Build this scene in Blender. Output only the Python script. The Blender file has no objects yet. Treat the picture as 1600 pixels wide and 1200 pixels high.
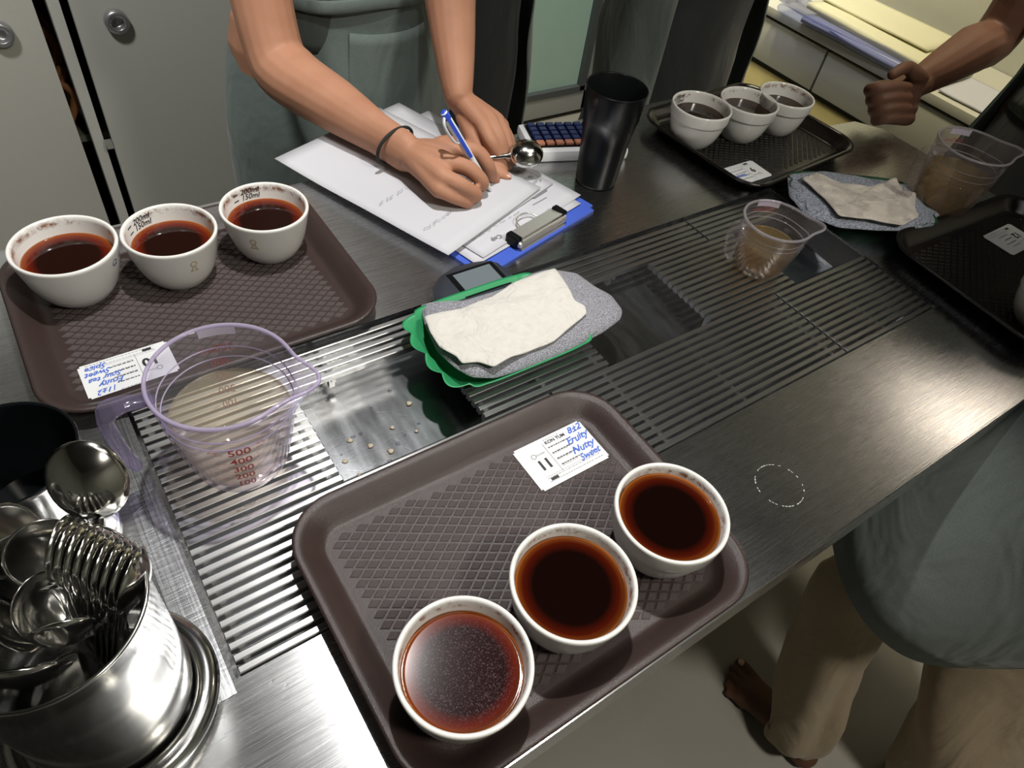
import bpy, bmesh, math, random
from mathutils import Vector, Matrix, noise
random.seed(7)
PI = math.pi
TZ = 0.90                      # height of the steel counter top
SC = bpy.context.scene
COL = SC.collection

# ------------------------------------------------------------------ camera
RIGHT = Vector((0.82338, -0.55333, 0.12607))
DOWN = Vector((-0.34447, -0.66377, -0.66392))
FWD = Vector((0.45098, 0.50323, -0.73710))
CAM = Vector((0.0, 0.0, TZ + 0.55))
FPX = 1110.27
cd = bpy.data.cameras.new('camera')
cam = bpy.data.objects.new('camera', cd)
COL.objects.link(cam)
m3 = Matrix((RIGHT.normalized(), (-DOWN).normalized(), (-FWD).normalized())).transposed()
cam.matrix_world = Matrix.Translation(CAM) @ m3.to_4x4()
cd.sensor_width = 36.0
cd.lens = FPX / 1600 * 36.0
cd.clip_start = 0.02
cd.clip_end = 50
SC.camera = cam
SC.cycles.transparent_max_bounces = 40
SC.cycles.max_bounces = 16

# ------------------------------------------------------------------ world, lights, exposure
w = bpy.data.worlds.new('world'); SC.world = w; w.use_nodes = True
w.node_tree.nodes['Background'].inputs[0].default_value = (0.55, 0.6, 0.62, 1)
w.node_tree.nodes['Background'].inputs[1].default_value = 0.05

def light(name, kind, loc, energy, color, target=None, **kw):
    d = bpy.data.lights.new(name, kind); d.energy = energy; d.color = color
    for k, v in kw.items(): setattr(d, k, v)
    o = bpy.data.objects.new(name, d); COL.objects.link(o); o.location = loc
    if target is not None:
        o.rotation_euler = (Vector(target) - Vector(loc)).to_track_quat('-Z', 'Y').to_euler()
    return o
light('ceiling_spot', 'SPOT', (0.35, 0.55, 2.2), 64, (1.0, 0.985, 0.96), (0.14, 0.44, TZ),
      spot_size=math.radians(74), spot_blend=0.9, shadow_soft_size=0.022)
light('cabinet_fill', 'SPOT', (-0.35, 0.75, 2.55), 100, (1.0, 0.99, 0.95), (0.10, 1.72, 0.70), spot_size=math.radians(62), spot_blend=0.8, shadow_soft_size=0.12)  # added light for the cabinet doors, not a known fixture
light('door_fill', 'SPOT', (1.60, 1.55, 2.6), 120, (1.0, 0.98, 0.9), (1.95, 2.2, 0.4), spot_size=math.radians(80), spot_blend=0.8, shadow_soft_size=0.10)  # added light standing in for the lit room behind the frosted door
light('warm_lamp', 'SPOT', (1.50, 1.0, 2.45), 88, (1.0, 0.90, 0.64), (2.02, 0.95, 0.7), spot_size=math.radians(75), spot_blend=0.7, shadow_soft_size=0.08)
light('wall_lamp', 'AREA', (2.22, 0.33, 1.85), 2.6, (1.0, 0.86, 0.70), (1.0, 0.15, TZ), shape='DISK', size=0.26)
light('front_fill', 'AREA', (0.6, -0.9, 2.6), 25, (1.0, 0.95, 0.84), (0.95, -0.35, 0), shape='DISK', size=0.30)  # added to brighten the near floor and trousers, no such lamp known
light('ceiling_fill', 'AREA', (0.9, 0.1, 2.74), 5, (1.0, 0.98, 0.96), (1.05, 1.0, 1.0), shape='DISK', size=1.2)  # added broad fill for the aprons behind the counter, no fixture
SC.view_settings.view_transform = 'Standard'
SC.view_settings.look = 'None'
SC.view_settings.exposure = 0.12
SC.view_settings.gamma = 1.0
SC.view_settings.use_curve_mapping = False

# ------------------------------------------------------------------ helpers
def tag(o, label=None, cat=None, group=None, kind=None):
    if label: o['label'] = label
    if cat: o['category'] = cat
    if group: o['group'] = group
    if kind: o['kind'] = kind
    return o
def empty(name, loc=(0, 0, 0), rz=0.0):
    o = bpy.data.objects.new(name, None); COL.objects.link(o)
    o.location = loc; o.rotation_euler = (0, 0, rz); o.empty_display_size = 0.02
    return o
def link(name, me, parent=None, loc=None, rot=None):
    o = bpy.data.objects.new(name, me); COL.objects.link(o)
    if parent is not None:
        o.parent = parent
        if parent.name.split('.')[0] == 'person': o.matrix_parent_inverse = Matrix.Translation(-parent.location)   # people are modelled in room coordinates
    if loc is not None: o.location = loc
    if rot is not None: o.rotation_euler = rot
    return o
def mk(name, bm, mats, parent=None, smooth=False, loc=None, rot=None):
    me = bpy.data.meshes.new(name)
    bmesh.ops.recalc_face_normals(bm, faces=bm.faces)
    bm.to_mesh(me); bm.free()
    for m in (mats if isinstance(mats, (list, tuple)) else [mats]): me.materials.append(m)
    if smooth:
        for p in me.polygons: p.use_smooth = True
    return link(name, me, parent, loc, rot)
def sharp(o, deg=35):
    me = o.data
    for p in me.polygons: p.use_smooth = True
    try: me.set_sharp_from_angle(angle=math.radians(deg))
    except Exception: pass
    return o
def bx(bm, c, s, rz=0.0, bev=0.0, mi=0, rot=None):
    M = Matrix.Translation(c) @ (rot.to_4x4() if rot is not None else Matrix.Rotation(rz, 4, 'Z')) @ Matrix.Diagonal((s[0], s[1], s[2], 1))
    r = bmesh.ops.create_cube(bm, size=1.0, matrix=M)
    fs = set(f for v in r['verts'] for f in v.link_faces)
    for f in fs: f.material_index = mi
    if bev:
        es = list(set(e for v in r['verts'] for e in v.link_edges))
        bmesh.ops.bevel(bm, geom=es, offset=bev, segments=2, profile=0.6, affect='EDGES')
def box(name, c, s, mat, parent=None, rz=0.0, bev=0.0):
    bm = bmesh.new(); bx(bm, c, s, rz, bev); o = mk(name, bm, mat, parent)
    return sharp(o) if bev else o
def lathe(bm, prof, n=64, closed=True, mi=0, c=(0, 0, 0), deform=None):
    rings = []
    for r, z in prof:
        if r < 1e-6:
            p = Vector((0, 0, z)); rings.append([bm.verts.new(p + Vector(c))]); continue
        ring = []
        for i in range(n):
            a = 2 * PI * i / n
            p = Vector((r * math.cos(a), r * math.sin(a), z))
            if deform: p = deform(p, a)
            ring.append(bm.verts.new(p + Vector(c)))
        rings.append(ring)
    for A, B in zip(rings, rings[1:]):
        for i in range(n):
            j = (i + 1) % n
            if len(A) == 1 and len(B) == 1: continue
            if len(A) == 1: f = bm.faces.new((A[0], B[i], B[j]))
            elif len(B) == 1: f = bm.faces.new((A[i], A[j], B[0]))
            else: f = bm.faces.new((A[i], A[j], B[j], B[i]))
            f.material_index = mi; f.smooth = True
def frame(d, up):
    d = d.normalized(); u = up - d * up.dot(d)
    if u.length < 1e-4:
        u = Vector((1, 0, 0)) - d * d.x
    u.normalize(); return u, d.cross(u)
def tube(bm, pts, rad, n=12, up=Vector((0, 0, 1)), cap=True, mi=0, sub=0):
    """closed tube through pts; rad = radius or (r along up, r across) per point; rounded ends"""
    P = [Vector(p) for p in pts]
    R = [(r if isinstance(r, (tuple, list)) else (r, r)) for r in (rad if isinstance(rad, (list, tuple)) and len(rad) == len(P) else [rad] * len(P))]
    if sub:
        Q, S = [], []
        for i in range(len(P) - 1):
            p0, p1, p2, p3 = P[max(i - 1, 0)], P[i], P[i + 1], P[min(i + 2, len(P) - 1)]
            for k in range(sub):
                t = k / sub
                Q.append(0.5 * ((2 * p1) + (p2 - p0) * t + (2 * p0 - 5 * p1 + 4 * p2 - p3) * t * t + (3 * p1 - p0 - 3 * p2 + p3) * t ** 3))
                S.append(tuple(R[i][j] * (1 - t) + R[i + 1][j] * t for j in (0, 1)))
        Q.append(P[-1]); S.append(R[-1]); P, R = Q, S
    rings = []
    m = len(P)
    def ring(c, u, v, ru, rv):
        return [bm.verts.new(c + u * (ru * math.cos(2 * PI * k / n)) + v * (rv * math.sin(2 * PI * k / n))) for k in range(n)]
    d0 = (P[1] - P[0]).normalized(); d1 = (P[-1] - P[-2]).normalized()
    seq = []
    if cap:
        for a in (80, 55, 28):
            s = math.radians(a); seq.append((P[0] - d0 * (math.sin(s) * min(R[0])), d0, (R[0][0] * math.cos(s), R[0][1] * math.cos(s))))
    for i in range(m):
        d = (P[min(i + 1, m - 1)] - P[max(i - 1, 0)]).normalized(); seq.append((P[i], d, R[i]))
    if cap:
        for a in (28, 55, 80):
            s = math.radians(a); seq.append((P[-1] + d1 * (math.sin(s) * min(R[-1])), d1, (R[-1][0] * math.cos(s), R[-1][1] * math.cos(s))))
    pu = up
    for c, d, r in seq:
        u, v = frame(d, pu); pu = u if abs(u.dot(pu)) > 0.2 else pu
        rings.append(ring(c, u, v, r[0], r[1]))
    for A, B in zip(rings, rings[1:]):
        for k in range(n):
            f = bm.faces.new((A[k], A[(k + 1) % n], B[(k + 1) % n], B[k])); f.material_index = mi; f.smooth = True
    f = bm.faces.new(rings[0][::-1]); f.material_index = mi
    f = bm.faces.new(rings[-1]); f.material_index = mi
def ellipsoid(bm, c, r, rot=None, n=20):
    M = Matrix.Translation(c) @ (rot.to_4x4() if rot is not None else Matrix.Identity(4)) @ Matrix.Diagonal((r[0], r[1], r[2], 1))
    bmesh.ops.create_uvsphere(bm, u_segments=n, v_segments=n // 2 + 2, radius=1.0, matrix=M)
def remesh(name, bm, voxel, mat, parent=None, smooth=4, fac=0.5):
    """fuse overlapping closed volumes into one continuous surface"""
    me = bpy.data.meshes.new('tmp'); bmesh.ops.recalc_face_normals(bm, faces=bm.faces); bm.to_mesh(me); bm.free()
    o = bpy.data.objects.new('tmp', me); COL.objects.link(o)
    a = o.modifiers.new('r', 'REMESH'); a.mode = 'VOXEL'; a.voxel_size = voxel; a.use_smooth_shade = True
    if smooth:
        s = o.modifiers.new('s', 'SMOOTH'); s.factor = fac; s.iterations = smooth
    dg = bpy.context.evaluated_depsgraph_get()
    me2 = bpy.data.meshes.new_from_object(o.evaluated_get(dg)); me2.name = name
    bpy.data.objects.remove(o); bpy.data.meshes.remove(me)
    me2.materials.clear(); me2.materials.append(mat)
    for p in me2.polygons: p.use_smooth = True
    return link(name, me2, parent)
def n3(x, y, z=0.0, s=1.0): return noise.noise(Vector((x * s, y * s, z * s)))
def at(x, y, z):               # a point of the place at height z seen in direction (x, y)
    d = RIGHT * ((x - 800) / FPX) + DOWN * ((y - 600) / FPX) + FWD
    return CAM + d * ((z - CAM.z) / d.z)
def aty(x, y, Y):
    d = RIGHT * ((x - 800) / FPX) + DOWN * ((y - 600) / FPX) + FWD
    return CAM + d * ((Y - CAM.y) / d.y)
_fc = {}
def text_geo(s, size=1.0, shear=0.0, bold=0.0, align='CENTER'):
    k = (s, shear, bold, align)
    if k not in _fc:
        c = bpy.data.curves.new('t', 'FONT'); c.body = s; c.size = 1.0; c.shear = shear; c.offset = bold
        c.align_x = align; c.align_y = 'CENTER'; c.resolution_u = 3
        o = bpy.data.objects.new('t', c); COL.objects.link(o)
        dg = bpy.context.evaluated_depsgraph_get()
        me = bpy.data.meshes.new_from_object(o.evaluated_get(dg))
        _fc[k] = ([tuple(v.co) for v in me.vertices], [tuple(p.vertices) for p in me.polygons])
        bpy.data.objects.remove(o); bpy.data.curves.remove(c); bpy.data.meshes.remove(me)
    return _fc[k]
def add_text(bm, s, fn, size, shear=0.0, bold=0.0, align='CENTER', flip=False):
    V, F = text_geo(s, 1.0, shear, bold, align)
    vs = [bm.verts.new(fn((-v[0] if flip else v[0]) * size, v[1] * size)) for v in V]
    for f in F:
        try: bm.faces.new([vs[i] for i in f])
        except ValueError: pass
def stroke(bm, pts, wdt, fn):
    """flat pen line through 2-D points"""
    P = [Vector(p) for p in pts]; L = []
    for i, p in enumerate(P):
        d = (P[min(i + 1, len(P) - 1)] - P[max(i - 1, 0)])
        if d.length < 1e-9: d = Vector((1, 0))
        d.normalize(); nn = Vector((-d.y, d.x)) * wdt / 2
        L.append((bm.verts.new(fn(*(p + nn))), bm.verts.new(fn(*(p - nn)))))
    for a, b in zip(L, L[1:]):
        try: bm.faces.new((a[0], a[1], b[1], b[0]))
        except ValueError: pass

# ------------------------------------------------------------------ materials
def newmat(name):
    m = bpy.data.materials.new(name); m.use_nodes = True
    nt = m.node_tree; return m, nt, nt.nodes['Principled BSDF']
def N(nt, t, **kw):
    n = nt.nodes.new(t)
    for k, v in kw.items():
        if k.startswith('i_'):
            key = k[2:]; key = int(key) if key.isdigit() else key
            n.inputs[key].default_value = v
        else: setattr(n, k, v)
    return n
def simple(name, col, rough=0.5, metal=0.0, spec=None, var=0.08, vs=30.0, bump=0.0, bs=200.0, coat=0.0, sheen=0.0):
    m, nt, p = newmat(name); L = nt.links
    tc = N(nt, 'ShaderNodeTexCoord')
    nz = N(nt, 'ShaderNodeTexNoise', i_Scale=vs, i_Detail=4.0); L.new(tc.outputs['Object'], nz.inputs['Vector'])
    mx = N(nt, 'ShaderNodeMix', data_type='RGBA')
    mx.inputs[6].default_value = tuple(c * (1 - var) for c in col) + (1,)
    mx.inputs[7].default_value = tuple(min(1, c * (1 + var)) for c in col) + (1,)
    L.new(nz.outputs[0], mx.inputs[0]); L.new(mx.outputs[2], p.inputs['Base Color'])
    p.inputs['Roughness'].default_value = rough; p.inputs['Metallic'].default_value = metal
    if spec is not None: p.inputs['Specular IOR Level'].default_value = spec
    if coat: p.inputs['Coat Weight'].default_value = coat; p.inputs['Coat Roughness'].default_value = 0.08
    if sheen: p.inputs['Sheen Weight'].default_value = sheen
    if bump:
        b = N(nt, 'ShaderNodeTexNoise', i_Scale=bs, i_Detail=3.0); L.new(tc.outputs['Object'], b.inputs['Vector'])
        bp = N(nt, 'ShaderNodeBump', i_Strength=bump, i_Distance=0.002); L.new(b.outputs[0], bp.inputs['Height']); L.new(bp.outputs[0], p.inputs['Normal'])
    return m
def brushed(name, col=(0.58, 0.585, 0.59), rough=(0.24, 0.42), stretch=(3, 220, 3), scratch=True, bump=0.12, stain=0.0, aniso=0.0):
    m, nt, p = newmat(name); L = nt.links
    tc = N(nt, 'ShaderNodeTexCoord')
    mp = N(nt, 'ShaderNodeMapping'); mp.inputs['Scale'].default_value = stretch; L.new(tc.outputs['Object'], mp.inputs[0])
    nz = N(nt, 'ShaderNodeTexNoise', i_Scale=4.0, i_Detail=5.0); L.new(mp.outputs[0], nz.inputs['Vector'])
    big = N(nt, 'ShaderNodeTexNoise', i_Scale=5.0, i_Detail=6.0, i_Roughness=0.65); L.new(tc.outputs['Object'], big.inputs['Vector'])
    ad = N(nt, 'ShaderNodeMath', operation='ADD'); L.new(nz.outputs[0], ad.inputs[0]); L.new(big.outputs[0], ad.inputs[1])
    mr = N(nt, 'ShaderNodeMapRange', i_1=0.6, i_2=1.4, i_3=rough[0], i_4=rough[1]); L.new(ad.outputs[0], mr.inputs[0])
    L.new(mr.outputs[0], p.inputs['Roughness'])
    p.inputs['Metallic'].default_value = 1.0
    if aniso:
        p.inputs['Anisotropic'].default_value = aniso; tg = N(nt, 'ShaderNodeCombineXYZ', i_1=1.0); L.new(tg.outputs[0], p.inputs['Tangent'])
    mx = N(nt, 'ShaderNodeMix', data_type='RGBA')
    mx.inputs[6].default_value = tuple(c * 0.92 for c in col) + (1,); mx.inputs[7].default_value = tuple(c * 1.06 for c in col) + (1,)
    L.new(nz.outputs[0], mx.inputs[0]); out = mx.outputs[2]
    if stain:
        st = N(nt, 'ShaderNodeTexNoise', i_Scale=22.0, i_Detail=8.0, i_Roughness=0.7); L.new(tc.outputs['Object'], st.inputs['Vector'])
        r2 = N(nt, 'ShaderNodeMapRange', i_1=0.56, i_2=0.66, i_3=0.0, i_4=stain); L.new(st.outputs[0], r2.inputs[0])
        m2 = N(nt, 'ShaderNodeMix', data_type='RGBA'); m2.inputs[7].default_value = (0.33, 0.29, 0.23, 1)
        L.new(r2.outputs[0], m2.inputs[0]); L.new(out, m2.inputs[6]); out = m2.outputs[2]
    L.new(out, p.inputs['Base Color'])
    bp = N(nt, 'ShaderNodeBump', i_Strength=bump, i_Distance=0.0006)
    if scratch:
        h = None
        for k, (ang, sc) in enumerate(((0.5, 1.0), (-0.9, 1.3), (1.9, 0.8))):
            m_ = N(nt, 'ShaderNodeMapping'); m_.inputs['Rotation'].default_value = (0, 0, ang); m_.inputs['Scale'].default_value = (9 * sc, 150 * sc, 1); m_.inputs['Location'].default_value = (k * 3.1, k, 0)
            L.new(tc.outputs['Object'], m_.inputs[0])
            v = N(nt, 'ShaderNodeTexVoronoi', feature='DISTANCE_TO_EDGE', i_Scale=1.0); L.new(m_.outputs[0], v.inputs['Vector'])
            q = N(nt, 'ShaderNodeMapRange', i_1=0.0, i_2=0.018, i_3=-1.2, i_4=0.0); L.new(v.outputs['Distance'], q.inputs[0])
            if h is None: h = q.outputs[0]
            else:
                a2 = N(nt, 'ShaderNodeMath', operation='ADD'); L.new(h, a2.inputs[0]); L.new(q.outputs[0], a2.inputs[1]); h = a2.outputs[0]
        a3 = N(nt, 'ShaderNodeMath', operation='ADD'); L.new(h, a3.inputs[0]); L.new(nz.outputs[0], a3.inputs[1]); L.new(a3.outputs[0], bp.inputs['Height'])
    else: L.new(nz.outputs[0], bp.inputs['Height'])
    L.new(bp.outputs[0], p.inputs['Normal'])
    return m
def clear_plastic(name, tint=(0.96, 0.95, 0.98), edge=(0.62, 0.52, 0.80), rough=0.04, ior=1.5, haze=0.0, hcol=(0.9, 0.9, 0.95)):
    """thin clear plastic: passes light straight on, reflects by Fresnel, violet at the edges"""
    m = bpy.data.materials.new(name); m.use_nodes = True; nt = m.node_tree; L = nt.links; nt.nodes.clear()
    out = N(nt, 'ShaderNodeOutputMaterial'); tr = N(nt, 'ShaderNodeBsdfTransparent'); gl = N(nt, 'ShaderNodeBsdfGlossy', i_Roughness=rough)
    lw = N(nt, 'ShaderNodeLayerWeight', i_Blend=0.22); mx = N(nt, 'ShaderNodeMix', data_type='RGBA')
    mx.inputs[6].default_value = tint + (1,); mx.inputs[7].default_value = edge + (1,)
    L.new(lw.outputs['Facing'], mx.inputs[0]); L.new(mx.outputs[2], tr.inputs[0])
    ms = N(nt, 'ShaderNodeMixShader'); pw = N(nt, 'ShaderNodeMath', operation='POWER', i_1=4.0); l2 = N(nt, 'ShaderNodeLayerWeight', i_Blend=0.5)
    L.new(l2.outputs['Facing'], pw.inputs[0]); fr = N(nt, 'ShaderNodeMapRange', i_1=0.0, i_2=1.0, i_3=0.035 if ior > 1.4 else 0.02, i_4=0.55); L.new(pw.outputs[0], fr.inputs[0])
    L.new(fr.outputs[0], ms.inputs[0]); L.new(tr.outputs[0], ms.inputs[1]); L.new(gl.outputs[0], ms.inputs[2]); res = ms.outputs[0]
    if haze:
        df = N(nt, 'ShaderNodeBsdfDiffuse'); df.inputs[0].default_value = hcol + (1,); tl = N(nt, 'ShaderNodeBsdfTranslucent'); tl.inputs[0].default_value = hcol + (1,)
        m1 = N(nt, 'ShaderNodeMixShader', i_0=0.5); L.new(df.outputs[0], m1.inputs[1]); L.new(tl.outputs[0], m1.inputs[2])
        m2 = N(nt, 'ShaderNodeMixShader', i_0=haze); L.new(res, m2.inputs[1]); L.new(m1.outputs[0], m2.inputs[2]); res = m2.outputs[0]
    L.new(res, out.inputs[0])
    return m
def coffee(name, dark=(0.0045, 0.0012, 0.0008), mid=(0.045, 0.0040, 0.0012), rim=(0.28, 0.085, 0.012), R=0.0432, froth=0.0, edge=0.86):
    m, nt, p = newmat(name); L = nt.links
    tc = N(nt, 'ShaderNodeTexCoord'); sx = N(nt, 'ShaderNodeSeparateXYZ'); L.new(tc.outputs['Object'], sx.inputs[0])
    cb = N(nt, 'ShaderNodeCombineXYZ'); L.new(sx.outputs[0], cb.inputs[0]); L.new(sx.outputs[1], cb.inputs[1])
    ln = N(nt, 'ShaderNodeVectorMath', operation='LENGTH'); L.new(cb.outputs[0], ln.inputs[0])
    dv = N(nt, 'ShaderNodeMath', operation='DIVIDE', i_1=R); L.new(ln.outputs['Value'], dv.inputs[0])
    cr = N(nt, 'ShaderNodeValToRGB'); L.new(dv.outputs[0], cr.inputs[0]); e = cr.color_ramp
    e.elements[0].position = edge - 0.18; e.elements[0].color = dark + (1,)
    e.elements[1].position = edge; e.elements[1].color = mid + (1,)
    x = e.elements.new(edge + (1 - edge) * 0.62); x.color = tuple(a * 0.75 + b * 0.25 for a, b in zip(mid, rim)) + (1,)
    x = e.elements.new(1.0); x.color = rim + (1,)
    out = cr.outputs[0]
    if froth:
        nz = N(nt, 'ShaderNodeTexNoise', i_Scale=900.0, i_Detail=2.0); L.new(tc.outputs['Object'], nz.inputs['Vector'])
        r1 = N(nt, 'ShaderNodeMapRange', i_1=0.52, i_2=0.72, i_3=0.0, i_4=froth); L.new(nz.outputs[0], r1.inputs[0])
        r2 = N(nt, 'ShaderNodeMapRange', i_1=0.70, i_2=0.95, i_3=1.0, i_4=0.0); L.new(dv.outputs[0], r2.inputs[0])
        mu = N(nt, 'ShaderNodeMath', operation='MULTIPLY'); L.new(r1.outputs[0], mu.inputs[0]); L.new(r2.outputs[0], mu.inputs[1])
        mm = N(nt, 'ShaderNodeMix', data_type='RGBA'); mm.inputs[7].default_value = (0.13, 0.085, 0.095, 1)
        L.new(mu.outputs[0], mm.inputs[0]); L.new(out, mm.inputs[6]); out = mm.outputs[2]
    L.new(out, p.inputs['Base Color']); p.inputs['Roughness'].default_value = 0.06; p.inputs['Specular IOR Level'].default_value = 0.4
    return m
def ceramic(name, R=0.0485, stain=1.0):
    """white glaze with brown coffee grounds dried in a band inside the rim"""
    m, nt, p = newmat(name); L = nt.links
    tc = N(nt, 'ShaderNodeTexCoord'); sx = N(nt, 'ShaderNodeSeparateXYZ'); L.new(tc.outputs['Object'], sx.inputs[0])
    cb = N(nt, 'ShaderNodeCombineXYZ'); L.new(sx.outputs[0], cb.inputs[0]); L.new(sx.outputs[1], cb.inputs[1])
    ln = N(nt, 'ShaderNodeVectorMath', operation='LENGTH'); L.new(cb.outputs[0], ln.inputs[0])
    ri = N(nt, 'ShaderNodeMapRange', i_1=R - 0.0022, i_2=R - 0.0035, i_3=0.0, i_4=1.0); L.new(ln.outputs['Value'], ri.inputs[0])
    za = N(nt, 'ShaderNodeMapRange', i_1=0.0500, i_2=0.0550, i_3=0.0, i_4=1.0); L.new(sx.outputs[2], za.inputs[0])
    zb = N(nt, 'ShaderNodeMapRange', i_1=0.0555, i_2=0.0590, i_3=1.0, i_4=0.25); L.new(sx.outputs[2], zb.inputs[0])
    oi = N(nt, 'ShaderNodeObjectInfo'); av = N(nt, 'ShaderNodeVectorMath', operation='ADD'); L.new(tc.outputs['Object'], av.inputs[0]); L.new(oi.outputs['Random'], av.inputs[1])
    nz = N(nt, 'ShaderNodeTexNoise', i_Scale=110.0, i_Detail=8.0, i_Roughness=0.75); L.new(av.outputs[0], nz.inputs['Vector'])
    nb = N(nt, 'ShaderNodeTexNoise', i_Scale=22.0, i_Detail=2.0); L.new(av.outputs[0], nb.inputs['Vector'])
    s = N(nt, 'ShaderNodeMath', operation='MULTIPLY_ADD', i_1=0.5); L.new(nb.outputs[0], s.inputs[0]); L.new(nz.outputs[0], s.inputs[2])
    th = N(nt, 'ShaderNodeMapRange', i_1=0.74, i_2=0.86, i_3=0.0, i_4=stain); L.new(s.outputs[0], th.inputs[0])
    f = th.outputs[0]
    for q in (ri, za, zb):
        mu = N(nt, 'ShaderNodeMath', operation='MULTIPLY'); L.new(f, mu.inputs[0]); L.new(q.outputs[0], mu.inputs[1]); f = mu.outputs[0]
    mx = N(nt, 'ShaderNodeMix', data_type='RGBA'); mx.inputs[6].default_value = (0.72, 0.71, 0.68, 1); mx.inputs[7].default_value = (0.22, 0.075, 0.03, 1)
    L.new(f, mx.inputs[0]); L.new(mx.outputs[2], p.inputs['Base Color']); p.inputs['Roughness'].default_value = 0.13
    p.inputs['Coat Weight'].default_value = 0.3
    return m
def fabric(name, col, scale=900.0, rough=0.9, fold=0.35, heather=0.1, fs=9.0):
    m, nt, p = newmat(name); L = nt.links
    tc = N(nt, 'ShaderNodeTexCoord')
    wv = N(nt, 'ShaderNodeTexNoise', i_Scale=scale, i_Detail=2.0); L.new(tc.outputs['Object'], wv.inputs['Vector'])
    mx = N(nt, 'ShaderNodeMix', data_type='RGBA'); mx.inputs[6].default_value = tuple(c * (1 - heather) for c in col) + (1,); mx.inputs[7].default_value = tuple(min(1, c * (1 + heather)) for c in col) + (1,)
    r = N(nt, 'ShaderNodeMapRange', i_1=0.4, i_2=0.6); L.new(wv.outputs[0], r.inputs[0]); L.new(r.outputs[0], mx.inputs[0])
    L.new(mx.outputs[2], p.inputs['Base Color']); p.inputs['Roughness'].default_value = rough; p.inputs['Specular IOR Level'].default_value = 0.15
    p.inputs['Sheen Weight'].default_value = 0.15
    mp = N(nt, 'ShaderNodeMapping'); mp.inputs['Scale'].default_value = (1, 1, 0.5); L.new(tc.outputs['Object'], mp.inputs[0])
    nz = N(nt, 'ShaderNodeTexNoise', i_Scale=fs, i_Detail=3.0, i_Distortion=1.0); L.new(mp.outputs[0], nz.inputs['Vector'])
    bp = N(nt, 'ShaderNodeBump', i_Strength=fold, i_Distance=0.27 / fs); L.new(nz.outputs[0], bp.inputs['Height'])
    b2 = N(nt, 'ShaderNodeBump', i_Strength=0.25, i_Distance=0.0008); L.new(wv.outputs[0], b2.inputs['Height']); L.new(bp.outputs[0], b2.inputs['Normal'])
    L.new(b2.outputs[0], p.inputs['Normal'])
    return m
def skin(name, col):
    m, nt, p = newmat(name); L = nt.links
    tc = N(nt, 'ShaderNodeTexCoord'); nz = N(nt, 'ShaderNodeTexNoise', i_Scale=28.0, i_Detail=5.0); L.new(tc.outputs['Object'], nz.inputs['Vector'])
    mx = N(nt, 'ShaderNodeMix', data_type='RGBA'); mx.inputs[6].default_value = (col[0] * 0.86, col[1] * 0.78, col[2] * 0.74, 1); mx.inputs[7].default_value = tuple(min(1, c * 1.1) for c in col) + (1,)
    L.new(nz.outputs[0], mx.inputs[0]); L.new(mx.outputs[2], p.inputs['Base Color'])
    p.inputs['Roughness'].default_value = 0.60; p.inputs['Specular IOR Level'].default_value = 0.3; p.inputs['Subsurface Weight'].default_value = 0.12; p.inputs['Subsurface Radius'].default_value = (0.012, 0.005, 0.003); p.inputs['Subsurface Scale'].default_value = 0.6
    b = N(nt, 'ShaderNodeTexNoise', i_Scale=350.0, i_Detail=3.0); L.new(tc.outputs['Object'], b.inputs['Vector'])
    bp = N(nt, 'ShaderNodeBump', i_Strength=0.15, i_Distance=0.0006); L.new(b.outputs[0], bp.inputs['Height']); L.new(bp.outputs[0], p.inputs['Normal'])
    return m

STEEL = brushed('brushed_counter_steel', rough=(0.21, 0.33), stretch=(5, 420, 2), aniso=0.72, bump=0.035)
STEEL_DK = brushed('trough_steel', col=(0.42, 0.43, 0.45), rough=(0.16, 0.34), stretch=(14, 3, 3), stain=0.35, bump=0.03)
SLAT = brushed('slat_steel', col=(0.52, 0.52, 0.52), rough=(0.26, 0.40), stretch=(3, 300, 3), scratch=False, aniso=0.6, bump=0.04)
POLISH = brushed('polished_steel', col=(0.60, 0.60, 0.59), rough=(0.10, 0.20), stretch=(2, 2, 30), scratch=False, bump=0.04)
SPOON = simple('spoon_steel', (0.66, 0.65, 0.62), 0.13, 1.0, var=0.05)
TRAY = simple('brown_tray_plastic', (0.036, 0.0225, 0.0205), 0.33, 0, var=0.12, vs=60, bump=0.25, bs=1500)
PAD = simple('brown_tray_emboss', (0.082, 0.065, 0.064), 0.42, 0, var=0.1, bump=0.6, bs=2600)  # same plastic, lightened: sheen of the raised pads put into the colour
TRAYB = simple('dark_tray_plastic', (0.007, 0.0055, 0.005), 0.13, 0, var=0.12, bump=0.1, bs=1500)
PADB = simple('dark_tray_emboss', (0.010, 0.008, 0.007), 0.27, 0, spec=0.35, var=0.1, bump=0.3, bs=2600)
CER = ceramic('stained_white_glaze')
COF = coffee('black_coffee')
COF_F = coffee('frothy_coffee', dark=(0.012, 0.003, 0.003), mid=(0.085, 0.008, 0.003), froth=0.55)
COF_L = coffee('coffee_with_amber_edge', dark=(0.012, 0.0025, 0.0015), mid=(0.10, 0.008, 0.002), rim=(0.36, 0.11, 0.012), edge=0.82)
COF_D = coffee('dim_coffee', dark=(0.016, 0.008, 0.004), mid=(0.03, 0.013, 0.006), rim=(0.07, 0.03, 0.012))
INKB = simple('black_ink', (0.02, 0.02, 0.022), 0.5, var=0)
INKGOLD = simple('gold_ink', (0.50, 0.38, 0.22), 0.35, var=0)
INKNAVY = simple('navy_ink', (0.02, 0.03, 0.16), 0.4, var=0)
INKBLUE = simple('blue_pen_ink', (0.05, 0.13, 0.55), 0.5, var=0)
INKRED = simple('red_ink', (0.42, 0.045, 0.05), 0.4, var=0)
INKGREY = simple('grey_print', (0.22, 0.22, 0.24), 0.6, var=0)
CARD = simple('white_card', (0.70, 0.71, 0.72), 0.35, var=0.01)
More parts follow.
